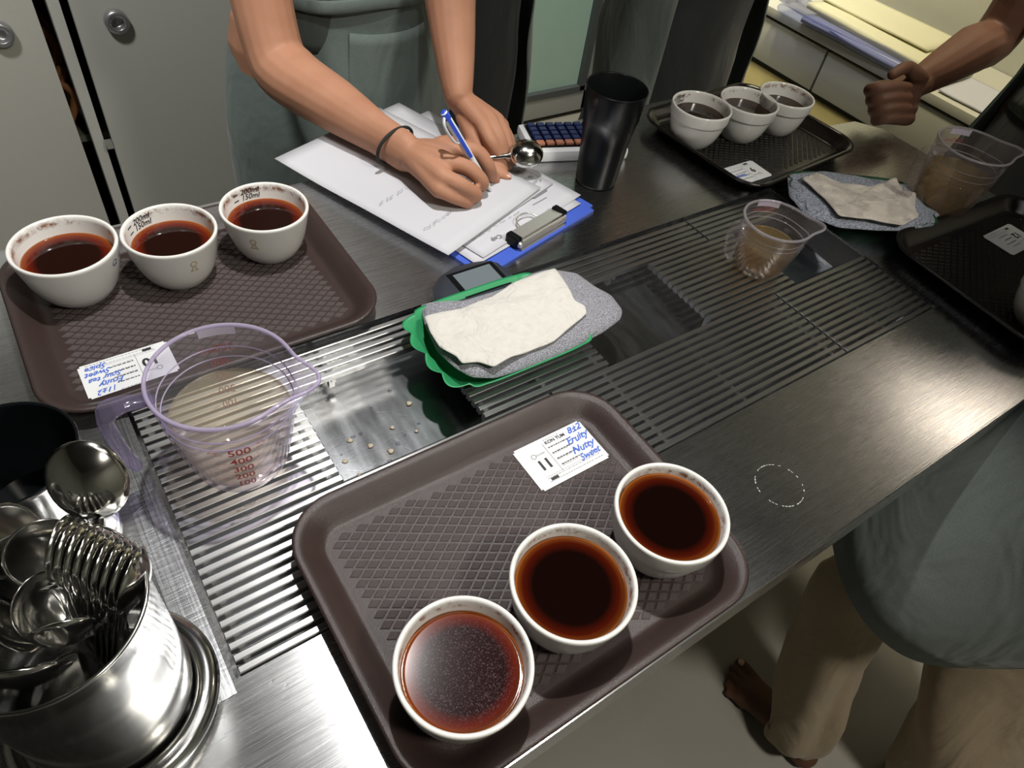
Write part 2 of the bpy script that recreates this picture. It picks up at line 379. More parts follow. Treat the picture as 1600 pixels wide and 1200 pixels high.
PAPER = simple('white_paper', (0.50, 0.50, 0.535), 0.75, var=0.015, vs=8)
JUG = clear_plastic('clear_violet_plastic', tint=(0.975, 0.97, 0.985), edge=(0.74, 0.68, 0.86), haze=0.06)
JUGD = clear_plastic('clear_plastic_dim', tint=(0.95, 0.94, 0.95), edge=(0.66, 0.64, 0.68), haze=0.05, hcol=(0.8, 0.72, 0.7))
VIO = clear_plastic('violet_handle_plastic', tint=(0.90, 0.88, 0.96), edge=(0.60, 0.52, 0.80), rough=0.06, haze=0.11, hcol=(0.62, 0.55, 0.80))
FROST = simple('frosted_tab', (0.62, 0.58, 0.68), 0.5)
WATER = clear_plastic('pale_rinse_water', tint=(0.985, 0.955, 0.87), edge=(0.93, 0.87, 0.72), ior=1.33, rough=0.02, haze=0.13, hcol=(0.95, 0.88, 0.72))  # tint is the liquid's own; cream haze stands in for focused, reflected light
LIP = clear_plastic('violet_lip_plastic', tint=(0.85, 0.80, 0.90), edge=(0.60, 0.50, 0.78), haze=0.55, hcol=(0.70, 0.64, 0.80))
LIPD = clear_plastic('grey_lip_plastic', edge=(0.6, 0.58, 0.62), haze=0.35, hcol=(0.6, 0.58, 0.6))
AMBER = clear_plastic('amber_water', tint=(0.84, 0.73, 0.50), edge=(0.6, 0.45, 0.22), ior=1.33, rough=0.02, haze=0.16, hcol=(0.62, 0.48, 0.25))
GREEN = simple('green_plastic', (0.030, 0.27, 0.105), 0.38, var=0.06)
GREEN_SHADE = simple('shaded_green_plastic', (0.012, 0.07, 0.032), 0.38, var=0.06)  # same green plastic with the shade put into its colour
TOWEL = fabric('grey_heather_towel', (0.22, 0.22, 0.245), scale=800, fold=0.1, heather=0.38)
FILT = fabric('white_filter_paper', (0.56, 0.54, 0.50), scale=150, fold=0.8, heather=0.02, fs=34.0)
FILTD = fabric('stained_filter_paper', (0.50, 0.46, 0.41), scale=40, fold=0.8, heather=0.14, fs=34.0)
BLKPL = simple('black_plastic', (0.005, 0.0055, 0.006), 0.30, var=0.1, spec=0.14)
BLKIN = simple('black_enamel', (0.004, 0.005, 0.006), 0.16, var=0.1)
DEVICE = simple('dark_device_plastic', (0.022, 0.027, 0.036), 0.42, var=0.1, bump=0.15, bs=1800)
LCD = simple('grey_lcd', (0.13, 0.155, 0.17), 0.22, var=0.03)
BLUEB = simple('blue_board', (0.055, 0.11, 0.50), 0.35, var=0.05)
CHROME = simple('chrome', (0.62, 0.60, 0.56), 0.30, 0.7, var=0.02)
APRON = fabric('grey_green_apron', (0.125, 0.155, 0.145), fold=0.45)
APRON_B = fabric('green_apron', (0.060, 0.085, 0.062), fold=0.45)
SHIRT = fabric('dark_grey_shirt', (0.06, 0.07, 0.065), fold=0.4)
KHAKI = fabric('khaki_cotton', (0.30, 0.235, 0.155), fold=0.5)
DARKTR = fabric('dark_trousers', (0.03, 0.033, 0.035), fold=0.3)
SKIN = skin('warm_skin', (0.40, 0.205, 0.128))
SKIN_SHADE = skin('shaded_skin', (0.115, 0.055, 0.034))  # darker copy of the warm skin, shadow painted into the colour
NAIL = simple('nail', (0.60, 0.36, 0.29), 0.25, var=0.02)
HAIR = simple('black_hair', (0.012, 0.010, 0.009), 0.45, var=0.2)
BAND = simple('black_elastic', (0.012, 0.012, 0.012), 0.8)
DOORW = simple('off_white_laminate', (0.47, 0.47, 0.43), 0.42, var=0.02, vs=3)
CABW = simple('cream_laminate', (0.52, 0.51, 0.42), 0.45, var=0.03, vs=3)
DARKIN = simple('dark_cabinet_interior', (0.02, 0.018, 0.014), 0.7)
WOOD = simple('old_wood', (0.30, 0.12, 0.045), 0.6, var=0.35, vs=20)
YWOOD = simple('yellow_board', (0.62, 0.52, 0.22), 0.55, var=0.15, vs=14)
ALU = simple('grey_aluminium', (0.40, 0.41, 0.42), 0.4, 0.4, var=0.03)
GLASSF = simple('frosted_green_glass', (0.42, 0.60, 0.53), 0.35, var=0.03)
FLOORM = simple('worn_grey_floor', (0.30, 0.285, 0.25), 0.42, var=0.22, vs=3.5, bump=0.1, bs=40)
WALLM = simple('pale_wall_paint', (0.30, 0.31, 0.28), 0.8, var=0.03)
WALLY = simple('warm_wall_paint', (0.42, 0.41, 0.33), 0.8, var=0.03)
CEILM = simple('grey_ceiling_paint', (0.07, 0.07, 0.068), 0.9)
BLUEK = simple('navy_key', (0.012, 0.02, 0.09), 0.35)
ORNGK = simple('orange_key', (0.42, 0.17, 0.10), 0.45)
WHPL = simple('white_plastic', (0.68, 0.69, 0.70), 0.4, var=0.01)
PENBL = simple('pen_blue', (0.03, 0.08, 0.55), 0.3)
FILM = clear_plastic('plastic_film', tint=(0.80, 0.82, 0.92), edge=(0.5, 0.5, 0.7), rough=0.12)
DROP = clear_plastic('water_drop', ior=1.33, edge=(0.8, 0.8, 0.85), rough=0.02)
CRUMB = simple('coffee_crumb', (0.10, 0.055, 0.03), 0.8, var=0.4, vs=300)

# ------------------------------------------------------------------ the room
def plane_box(name, a, b, mat):
    c = [(p + q) / 2 for p, q in zip(a, b)]; s = [abs(q - p) for p, q in zip(a, b)]
    return tag(box(name, c, s, mat), kind='structure')
plane_box('floor', (-2.1, -2.1, -0.06), (2.41, 2.36, 0.0), FLOORM)
plane_box('wall_right', (2.272, -2.0, 0.0), (2.37, 2.2, 2.8), WALLY)
plane_box('wall_back', (-2.0, 2.21, 0.0), (2.37, 2.32, 2.8), WALLM)
plane_box('wall_left', (-2.1, -2.1, 0.0), (-2.0, 2.32, 2.8), WALLM)
plane_box('wall_front', (-2.0, -2.1, 0.0), (2.37, -2.0, 2.8), WALLM)
plane_box('ceiling', (-2.1, -2.1, 2.8), (2.41, 2.36, 2.86), CEILM)

# glazed aluminium door at the back
d = empty('door_1', (1.86, 2.18, 0)); tag(d, kind='structure')
bm = bmesh.new()
for c, s in (((-0.30, 0, 1.05), (0.12, 0.045, 2.06)), ((0.205, 0, 1.05), (0.09, 0.045, 2.06)), ((-0.05, 0, 0.065), (0.60, 0.045, 0.09)), ((-0.05, 0, 2.03), (0.60, 0.045, 0.10))): bx(bm, c, s, bev=0.004)
sharp(mk('door_frame', bm, ALU, d))
box('glass_pane', (-0.04, 0.004, 1.04), (0.42, 0.012, 1.88), GLASSF, d)
bm = bmesh.new(); bx(bm, (0.15, -0.012, 1.04), (0.03, 0.03, 1.86)); bx(bm, (-0.04, -0.012, 0.118), (0.40, 0.03, 0.022)); mk('glazing_bead', bm, simple('dark_bead', (0.10, 0.11, 0.12), 0.4, 0.3), d)
bm = bmesh.new()
for k in range(3): bx(bm, (0.245, -0.035, 0.20 + 0.025 * k), (0.03, 0.03, 0.022), bev=0.003)
tube(bm, [(0.245, -0.05, 0.17), (0.245, -0.05, 0.28)], 0.008)
bx(bm, (0.265, -0.03, 0.275), (0.05, 0.02, 0.015))
sharp(mk('hinge', bm, CHROME, d))
plane_box('trim_1', (2.12, 2.15, 0.0), (2.21, 2.21, 2.1), simple('white_jamb', (0.60, 0.60, 0.57), 0.5))

# ------------------------------------------------------------------ sliding-door cabinet, left background
cab = empty('storage_cabinet', (-0.6, 1.72, 0)); tag(cab, 'tall off-white sliding-door cabinet behind the writing person, doors slightly open', 'cabinet')
bm = bmesh.new()
X0, X1 = -0.75, 1.85
bx(bm, ((X0 + X1) / 2, 0.46, 0.02 + 0.75), (X1 - X0, 0.02, 1.5)); bx(bm, (X0, 0.23, 0.77), (0.02, 0.46, 1.5)); bx(bm, (X1, 0.23, 0.77), (0.02, 0.46, 1.5))
bx(bm, ((X0 + X1) / 2, 0.23, 1.53), (X1 - X0, 0.46, 0.02)); bx(bm, ((X0 + X1) / 2, 0.23, 0.05), (X1 - X0, 0.46, 0.06))
mk('carcass', bm, DARKIN, cab)
box('shelf', ((X0 + X1) / 2, 0.25, 0.475), (X1 - X0 - 0.04, 0.38, 0.016), simple('shelf_edge', (0.16, 0.17, 0.13), 0.6), cab)
box('divider', (0.748, 0.03, 0.79), (0.022, 0.04, 1.46), simple('divider_edge', (0.50, 0.50, 0.46), 0.5), cab)
def handle(parent, x, z):
    bm = bmesh.new(); lathe(bm, [(0, 0.001), (0.0105, 0.0015), (0.0125, 0.004), (0.0135, 0.013), (0.0145, 0.0145), (0.021, 0.0135), (0.0235, 0.010), (0.0238, 0.002)], 40)
    o = mk('recessed_handle', bm, simple('satin_metal', (0.42, 0.42, 0.44), 0.35, 0.8), parent, True); o.location = (x, -0.011, z); o.rotation_euler = (PI / 2, 0, 0)
dl = box('door_panel', (-0.28 + 0.28, 0, 0), (0.92, 0.018, 1.46), DOORW, cab, bev=0.002); dl.location = (0.251, -0.012, 0.79); handle(dl, 0.387, -0.03)
dr = box('door_panel', (0, 0, 0), (1.06, 0.018, 1.46), DOORW, cab, bev=0.002); dr.location = (1.303, -0.012, 0.79); handle(dr, -0.455, -0.03)
pl = box('latch', (0.765, -0.01, 0.49), (0.014, 0.02, 0.014), CHROME, cab)
# driftwood twigs seen through the gap
for k in range(5):
    bm = bmesh.new(); a = k * 1.3
    pts = [Vector((-0.6 + 0.715 + 0.020 * math.sin(a * 2 + t * 1.7), 1.72 + 0.06 + 0.03 * k, 0.56 + 0.055 * k + 0.05 * math.cos(t * 1.2 + a))) for t in range(4)]
    tube(bm, pts, [0.007, 0.010, 0.009, 0.005], 8, sub=3)
    o = mk('twig', bm, WOOD, None, True)
    tag(o, 'curled brown wood piece inside the open gap of the cabinet', 'wood', 'curled wood pieces in the cabinet gap')

# ------------------------------------------------------------------ low side counter at the right wall with papers
sc = empty('side_counter', (2.094, 0.4, 0)); tag(sc, 'low cream side counter along the right wall holding stacked papers', 'counter')
box('counter_top', (0, 0, 0.742), (0.35, 2.9, 0.024), CABW, sc, bev=0.002)
bm = bmesh.new()
for k in range(4): pass
box('carcass', (0.012, 0, 0.40), (0.32, 2.88, 0.63), simple('shadow_gap', (0.10, 0.10, 0.09), 0.6), sc)
for k in range(4):
    box('front_panel', (-0.162, -1.07 + 0.715 * k, 0.665), (0.016, 0.708, 0.112), CABW, sc, bev=0.0015)
for k in range(4):
    box('lower_panel', (-0.156, -1.07 + 0.715 * k, 0.34), (0.016, 0.708, 0.50), YWOOD, sc, bev=0.0015)
def sheet(name, c, sx, sy, rz, mat, thick=0.0008, curl=0.004, parent=None, seed=0, nx=14, ny=14):
    bm = bmesh.new(); g = []
    for side in (0, 1):
        gg = [[bm.verts.new(((i / nx - 0.5) * sx, (j / ny - 0.5) * sy, curl * (0.6 + n3(i / nx * 2 + seed, j / ny * 2, seed)) + (thick if side else 0) + curl * 1.5 * max(0, (abs(i / nx - .5) + abs(j / ny - .5)) - 0.7))) for j in range(ny + 1)] for i in range(nx + 1)]; g.append(gg)
    for side in (0, 1):
        for i in range(nx):
            for j in range(ny): bm.faces.new((g[side][i][j], g[side][i + 1][j], g[side][i + 1][j + 1], g[side][i][j + 1]))
    for i in range(nx):
        bm.faces.new((g[0][i][0], g[0][i + 1][0], g[1][i + 1][0], g[1][i][0])); bm.faces.new((g[0][i][ny], g[0][i + 1][ny], g[1][i + 1][ny], g[1][i][ny]))
    for j in range(ny):
        bm.faces.new((g[0][0][j], g[0][0][j + 1], g[1][0][j + 1], g[1][0][j])); bm.faces.new((g[0][nx][j], g[0][nx][j + 1], g[1][nx][j + 1], g[1][nx][j]))
    o = mk(name, bm, mat, parent, True, c, (0, 0, rz)); return o
CREAMP = simple('cream_paper', (0.60, 0.57, 0.38), 0.7, var=0.02)
zz = 0.756
for k, (x, y, sx, sy, rz, lab, mat, th) in enumerate([
    (2.02, 1.02, 0.21, 0.42, 0.02, 'bottom white paper stack on the cream side counter', PAPER, 0.014),
    (2.06, 1.06, 0.20, 0.40, -0.04, 'thick cream paper stack lying on the white stack of the side counter', CREAMP, 0.016),
    (2.11, 1.10, 0.17, 0.38, 0.0, 'topmost long cream folder on the side counter papers', CREAMP, 0.006),
    (2.03, 0.70, 0.17, 0.20, 0.05, 'white sheet alone at the right end of the side counter', PAPER, 0.004)]):
    o = sheet('paper_stack', (x, y, zz), sx, sy, rz, mat, th, 0.003, seed=k)
    tag(o, lab, 'paper'); zz += th + 0.003 if k < 2 else 0
    if k == 2: zz = 0.756
o = sheet('plastic_sleeve', (1.95, 1.08, 0.775), 0.10, 0.46, 0.03, FILM, 0.003, 0.012, seed=9); tag(o, 'clear crinkled plastic sleeve hanging over the front edge of the side counter', 'plastic')
bm = bmesh.new(); tube(bm, [(1.905, 0.86, 0.77), (1.902, 1.08, 0.772), (1.905, 1.30, 0.77)], 0.011, 10, sub=5); o = mk('plastic_roll', bm, FILM, None, True)
tag(o, 'shiny rolled clear film along the front edge of the side counter', 'plastic')
o = box('black_clip', (2.0, 0.64, 0.768), (0.05, 0.03, 0.02), BLKPL, bev=0.004); tag(o, 'small black clip on the side counter by the right apron', 'clip')

# ------------------------------------------------------------------ steel counter with drain trough
CX0, CX1, CY0, CY1 = -0.55, 1.275, 0.077, 0.80
HX0, HX1, HY0, HY1 = -0.006, 0.915, 0.229, 0.525
counter = empty('steel_counter', (0.36, 0.44, 0)); tag(counter, 'long brushed stainless steel counter with a sunken drain trough, carrying every tray', 'counter')
def L_(p): return Vector(p) - Vector((0.36, 0.44, 0))
bm = bmesh.new()
outer = [(CX0, CY0), (CX1, CY0), (CX1, 0.575), (1.245, 0.615), (1.16, 0.625), (1.135, 0.65), (1.125, CY1), (CX0, CY1)]
# counter top as strips around the opening
def slab(bm, poly, z0, z1, mi=0):
    lo = [bm.verts.new(L_((x, y, z0))) for x, y in poly]; hi = [bm.verts.new(L_((x, y, z1))) for x, y in poly]
    bm.faces.new(hi).material_index = mi; bm.faces.new(lo[::-1]).material_index = mi
    for i in range(len(poly)):
        j = (i + 1) % len(poly); bm.faces.new((lo[i], lo[j], hi[j], hi[i])).material_index = mi
z0, z1 = TZ - 0.003, TZ
slab(bm, [(CX0, CY0), (CX1, CY0), (CX1, HY0), (CX0, HY0)], z0, z1)
slab(bm, [(CX0, HY0), (HX0, HY0), (HX0, HY1), (CX0, HY1)], z0, z1)
slab(bm, [(HX1, HY0), (CX1, HY0), (CX1, HY1), (HX1, HY1)], z0, z1)
slab(bm, [(CX0, HY1), (CX1, HY1), (CX1, 0.575), (1.245, 0.615), (1.16, 0.625), (1.135, 0.65), (1.125, CY1), (CX0, CY1)], z0, z1)
mk('worktop', bm, STEEL, counter)
bm = bmesh.new()
bx(bm, L_(((CX0 + CX1) / 2, CY0 - 0.001, TZ - 0.022)), (CX1 - CX0, 0.004, 0.044), bev=0.0015)
bx(bm, L_(((CX0 + CX1) / 2, CY0 + 0.010, TZ - 0.044)), (CX1 - CX0, 0.022, 0.003))
bx(bm, L_((CX1, 0.33, TZ - 0.022)), (0.004, 0.49, 0.044)); bx(bm, L_(((CX0 + 1.12) / 2, CY1, TZ - 0.022)), (1.12 - CX0, 0.004, 0.044))
mk('edge_lip', bm, STEEL, counter)
# dried water ring on the worktop
bm = bmesh.new(); rc_ = at(1218, 758, TZ) - Vector((0.36, 0.44, 0)); rnd_ = random.Random(3)
for k in range(46):
    if rnd_.random() < 0.42: continue
    a = 2 * PI * k / 46
    stroke(bm, [(rc_.x + 0.0245 * math.cos(a + t * .05), rc_.y + 0.0245 * math.sin(a + t * .05)) for t in range(3)], rnd_.uniform(0.0003, 0.0009), lambda x, y: (x, y, TZ + 0.0002))
mk('dried_water_ring', bm, simple('lime_deposit', (0.55, 0.55, 0.54), 0.7), counter)['kind'] = 'stuff'
# trough: shallow V floor
bm = bmesh.new(); D = 0.030
xs = [HX0, HX0 + 0.006, 0.30, 0.61, HX1 - 0.006, HX1]; ys = [HY0, HY0 + 0.006, 0.31, 0.375, 0.46, HY1 - 0.006, HY1]
G = {}
for i, x in enumerate(xs):
    for j, y in enumerate(ys):
        e = i in (0, len(xs) - 1) or j in (0, len(ys) - 1)
        z = TZ - 0.003 if e else TZ - D - 0.010 * (1 - abs(y - 0.375) / 0.15) - 0.004 * (1 if i in (2, 3) else 0)
        G[i, j] = bm.verts.new(L_((x, y, z)))
for i in range(len(xs) - 1):
    for j in range(len(ys) - 1): bm.faces.new((G[i, j], G[i + 1, j], G[i + 1, j + 1], G[i, j + 1]))
o = mk('drain_trough', bm, STEEL_DK, counter); s = o.modifiers.new('s', 'SOLIDIFY'); s.thickness = 0.0015; s.offset = -1
box('trough_rim', L_((HX0 - 0.014, (HY0 + HY1) / 2, TZ + 0.0004)), (0.022, HY1 - HY0 + 0.02, 0.0012), brushed('rim_steel', col=(0.66, 0.67, 0.69), rough=(0.2, 0.35), stretch=(160, 2, 2)), counter)
bm = bmesh.new(); lathe(bm, [(0, 0.0), (0.004, 0.0006), (0.006, 0.002), (0.010, 0.003), (0.0115, 0.0015), (0.0115, -0.001)], 24); mk('drain_outlet', bm, STEEL_DK, counter, True, L_((0.50, 0.355, TZ - 0.045)))
bm = bmesh.new()
for x in (CX0 + 0.05, CX1 - 0.45):
    for y in (0.30, CY1 - 0.06): bx(bm, L_((x, y, 0.43)), (0.04, 0.04, 0.86), bev=0.003)
for k, x in enumerate((CX0 + 0.05, 0.82)):
    for y in (0.30, CY1 - 0.06):
        bm2 = bmesh.new(); bx(bm2, L_((x, y, 0.428)), (0.04, 0.04, 0.856), bev=0.003); mk('leg', bm2, STEEL, counter)
bm.free()
box('under_shelf', L_(((CX0 + 0.86) / 2, 0.53, 0.22)), (0.86 - CX0, 0.52, 0.02), STEEL_DK, counter)

# drain grates: each lift-out module is a thing, each slat a part
PITCH = 0.0100
_slat = {}
def slat_mesh(lx):
    k = round(lx, 4)
    if k not in _slat:
        bm = bmesh.new(); bx(bm, (0, 0, 0), (lx, 0.0060, 0.0075))
        bmesh.ops.bevel(bm, geom=[e for e in bm.edges if abs(e.verts[0].co.z - e.verts[1].co.z) < 1e-6 and e.verts[0].co.z > 0], offset=0.0008, segments=1, affect='EDGES')
        me = bpy.data.meshes.new('slat'); bm.to_mesh(me); bm.free(); me.materials.append(SLAT); _slat[k] = me
    return _slat[k]
def grate(x0, x1, ya, nrow, label, bars):
    g = empty('drain_grate', ((x0 + x1) / 2, ya, TZ - 0.0105)); tag(g, label, 'grate', 'slatted drain grates over the trough')
    for k in range(nrow):
        link('slat', slat_mesh(x1 - x0 - 0.0016), g, ((0, k * PITCH, 0.0062)))
    for bxp in bars:
        bm = bmesh.new(); bx(bm, (0, 0, 0), (0.005, (nrow - 1) * PITCH + 0.006, 0.0050)); mk('crossbar', bm, SLAT, g, False, (bxp - (x0 + x1) / 2, (nrow - 1) * PITCH / 2, 0.0006))
        bm = bmesh.new(); bx(bm, (0, 0, 0), (0.006, 0.006, 0.014)); mk('foot', bm, SLAT, g, False, (bxp - (x0 + x1) / 2, 0.006, -0.0085))
Y1_ = HY0 + 0.0055
grate(-0.0035, 0.365, Y1_, 12, 'long front drain grate at the left, partly under the near brown tray', (0.006, 0.13, 0.25, 0.356))
grate(0.3665, 0.7265, Y1_, 12, 'long middle front drain grate between the near tray and the small measuring cup', (0.376, 0.44, 0.56, 0.715))
grate(0.728, 0.912, Y1_, 12, 'short front drain grate at the right end beside the dark tray', (0.738, 0.82, 0.900))
Y2_ = Y1_ + 12 * PITCH
grate(-0.0035, 0.136, Y2_, 12, 'small drain grate under the large measuring jug', (0.006, 0.126))
grate(0.287, 0.452, Y2_, 12, 'small drain grate under the bright green tray', (0.297, 0.37, 0.442))
grate(0.612, 0.772, Y2_, 12, 'small drain grate under the small measuring cup', (0.622, 0.725, 0.762))
Y3_ = Y2_ + 12 * PITCH
grate(-0.0035, 0.365, Y3_, 5, 'narrow rear drain grate running behind the large measuring jug', (0.006, 0.18, 0.356))
grate(0.3665, 0.7265, Y3_, 5, 'narrow rear drain grate behind the green tray and black timer', (0.376, 0.56, 0.715))
grate(0.728, 0.912, Y3_, 5, 'narrow rear drain grate at the right under the shaded green tray', (0.738, 0.900))

# drops and crumbs on the trough and counter
def flat_drop(x, y, z, r, mat, nm, lab, grp):
    bm = bmesh.new(); n = 10
    top = bm.verts.new((0, 0, r * 0.45)); ph = random.random() * 6
    r1 = [bm.verts.new((r * 0.7 * math.cos(2 * PI * k / n) * (1 + .2 * math.sin(2 * k + ph)), r * 0.7 * math.sin(2 * PI * k / n), r * 0.33)) for k in range(n)]
    r2 = [bm.verts.new((r * math.cos(2 * PI * k / n) * (1 + .25 * math.sin(2 * k + ph)), r * math.sin(2 * PI * k / n), 0)) for k in range(n)]
    for k in range(n):
        j = (k + 1) % n; bm.faces.new((top, r1[k], r1[j])); bm.faces.new((r1[k], r2[k], r2[j], r1[j]))
    bm.faces.new(r2[::-1])
    tag(mk(nm, bm, mat, None, True, (x, y, z)), lab, nm.replace('_', ' '), grp)
def tz(y): return TZ - D - 0.010 * (1 - abs(y - 0.375) / 0.15) - 0.004 + 0.0012
for k in range(12):
    x = random.uniform(0.150, 0.285); y = random.uniform(0.36, 0.46)
    flat_drop(x, y, tz(y) + 0.001, random.uniform(0.0012, 0.003), DROP, 'water_drop', 'small clear water drop on the bare trough floor', 'water drops on the trough floor')
for (x, y) in ((0.185, 0.40), (0.20, 0.385), (0.215, 0.41), (0.16, 0.375), (0.235, 0.395), (0.17, 0.415), (0.245, 0.43), (0.155, 0.395)):
    flat_drop(x, y, tz(y) + 0.001, random.uniform(0.002, 0.0035), simple('beige_crumb', (0.42, 0.36, 0.27), 0.8) if 'beige_crumb' not in bpy.data.materials else bpy.data.materials['beige_crumb'], 'crumb', 'small beige crumb on the bare trough floor', 'crumbs on the trough floor')

# ------------------------------------------------------------------ trays
def tray_meshes(sx, sy, matb, matp, nm):
    """rounded rectangle serving tray: flat floor, steep wall, rolled rim; embossed lozenges"""
    def outline(hx, hy, r, n=10):
        P = []
        for cx, cy, a0 in ((hx - r, hy - r, 0), (-hx + r, hy - r, 90), (-hx + r, -hy + r, 180), (hx - r, -hy + r, 270)):
            for k in range(n + 1):
                a = math.radians(a0 + 90 * k / n); P.append((cx + r * math.cos(a), cy + r * math.sin(a)))
        return P
    hx, hy = sx / 2, sy / 2
    prof = [(0.029, 0.0045), (0.0262, 0.0048), (0.0232, 0.0062), (0.0200, 0.0095), (0.0158, 0.0135), (0.0095, 0.0195), (0.005, 0.0222), (0.002, 0.0224), (0.0, 0.0212), (0.0006, 0.0192), (0.004, 0.0190), (0.009, 0.0160), (0.0165, 0.0095), (0.0222, 0.0030), (0.026, 0.0), (0.030, 0.0)]
    bm = bmesh.new(); rings = []
    for ins, z in prof:
        r = max(0.048 - ins, 0.012); rings.append([bm.verts.new((x, y, z)) for x, y in outline(hx - ins, hy - ins, r)])
    n = len(rings[0])
    for A, B in zip(rings, rings[1:]):
        for k in range(n): bm.faces.new((A[k], A[(k + 1) % n], B[(k + 1) % n], B[k]))
    bm.faces.new(rings[0]); bm.faces.new(rings[-1][::-1])
    bmesh.ops.recalc_face_normals(bm, faces=bm.faces)
    me = bpy.data.meshes.new(nm); bm.to_mesh(me); bm.free(); me.materials.append(matb)
    for p in me.polygons: p.use_smooth = len(p.vertices) == 4
    # lozenge emboss
    bm = bmesh.new(); a1 = Vector((0.857, -0.514)) * 0.0094; a2 = Vector((0.824, 0.566)) * 0.0094; q = 0.82
    lx, ly = hx - 0.034, hy - 0.034
    for i in range(-40, 41):
        for j in range(-40, 41):
            c = a1 * i + a2 * j
            if abs(c.x) > lx or abs(c.y) > ly: continue
            dx = max(0, abs(c.x) - (lx - 0.016)); dy = max(0, abs(c.y) - (ly - 0.016))
            if math.hypot(dx, dy) > 0.016: continue
            lo, hi = [], []
            for s, t in ((-1, -1), (1, -1), (1, 1), (-1, 1)):
                e = (a1 * s + a2 * t) * 0.5
                lo.append(bm.verts.new((c.x + e.x * q, c.y + e.y * q, 0.0044))); hi.append(bm.verts.new((c.x + e.x * q * 0.78, c.y + e.y * q * 0.78, 0.0054)))
            bm.faces.new(hi)
            for k in range(4): bm.faces.new((lo[k], lo[(k + 1) % 4], hi[(k + 1) % 4], hi[k]))
    bmesh.ops.recalc_face_normals(bm, faces=bm.faces)
    mp = bpy.data.meshes.new(nm + '_emboss'); bm.to_mesh(mp); bm.free(); mp.materials.append(matp)
    return me, mp
TM = tray_meshes(0.335, 0.258, TRAY, PAD, 'tray_shell')
TMB = tray_meshes(0.335, 0.258, TRAYB, PADB, 'tray_shell_dark')
def tray(x, y, rz, M, label, z=TZ + 0.0005, scale=(1, 1, 1)):
    t = empty('serving_tray', (x, y, z), rz); tag(t, label, 'tray', 'rectangular cafeteria trays'); t.scale = scale
    link('tray_shell', M[0], t); o = link('embossed_floor', M[1], t); o['kind'] = 'stuff'
    return t
NT = tray(0.2315, 0.2015, 0.0, TM, 'near brown tray overhanging the front edge, with three full coffee bowls in a diagonal')
LT = tray(0.0985, 0.637, 0.0, TM, 'brown tray at upper left with three bowls along its back rim', scale=(1, 1, 1))
UT = tray(0.985, 0.642, math.radians(4), TMB, 'dark shiny tray at the back right with three bowls and a white card', scale=(0.87, 0.97, 1))
RT = tray(1.104, 0.213, math.radians(-3), TMB, 'dark tray at the right frame edge holding a card and one cut-off bowl')
FLZ = TZ + 0.0055   # floor level in a tray

# ------------------------------------------------------------------ cupping bowls
def cup_prof(band):
    o = [(0, 0.0015), (0.024, 0.0015), (0.0255, 0.0), (0.028, 0.0), (0.0295, 0.002), (0.0345, 0.008), (0.0392, 0.017), (0.0430, 0.029), (0.0452, 0.0395)]
    o += [(0.0455, 0.0412), (0.0472, 0.0424), (0.0478, 0.0440)] if band else [(0.0462, 0.045)]
    o += [(0.0483, 0.0560), (0.0487, 0.0585), (0.0483, 0.0602), (0.0472, 0.0608), (0.0458, 0.0604), (0.0448, 0.0590), (0.0442, 0.0560), (0.0428, 0.045), (0.0400, 0.032), (0.0350, 0.019), (0.0270, 0.009), (0.015, 0.0055), (0, 0.005)]
    return o
def inner_r(z):
    P = [(0.0055, 0.015), (0.009, 0.0270), (0.019, 0.0350), (0.032, 0.0400), (0.045, 0.0428), (0.056, 0.0442)]
    for (za, ra), (zb, rb) in zip(P, P[1:]):
        if za <= z <= zb: return ra + (rb - ra) * (z - za) / (zb - za)
    return 0.044
CUPM = {}
for b in (0, 1):
    bm = bmesh.new(); lathe(bm, cup_prof(b), 80); bmesh.ops.recalc_face_normals(bm, faces=bm.faces)
    me = bpy.data.meshes.new('bowl_body'); bm.to_mesh(me); bm.free(); me.materials.append(CER)
    for p in me.polygons: p.use_smooth = True
    CUPM[b] = me
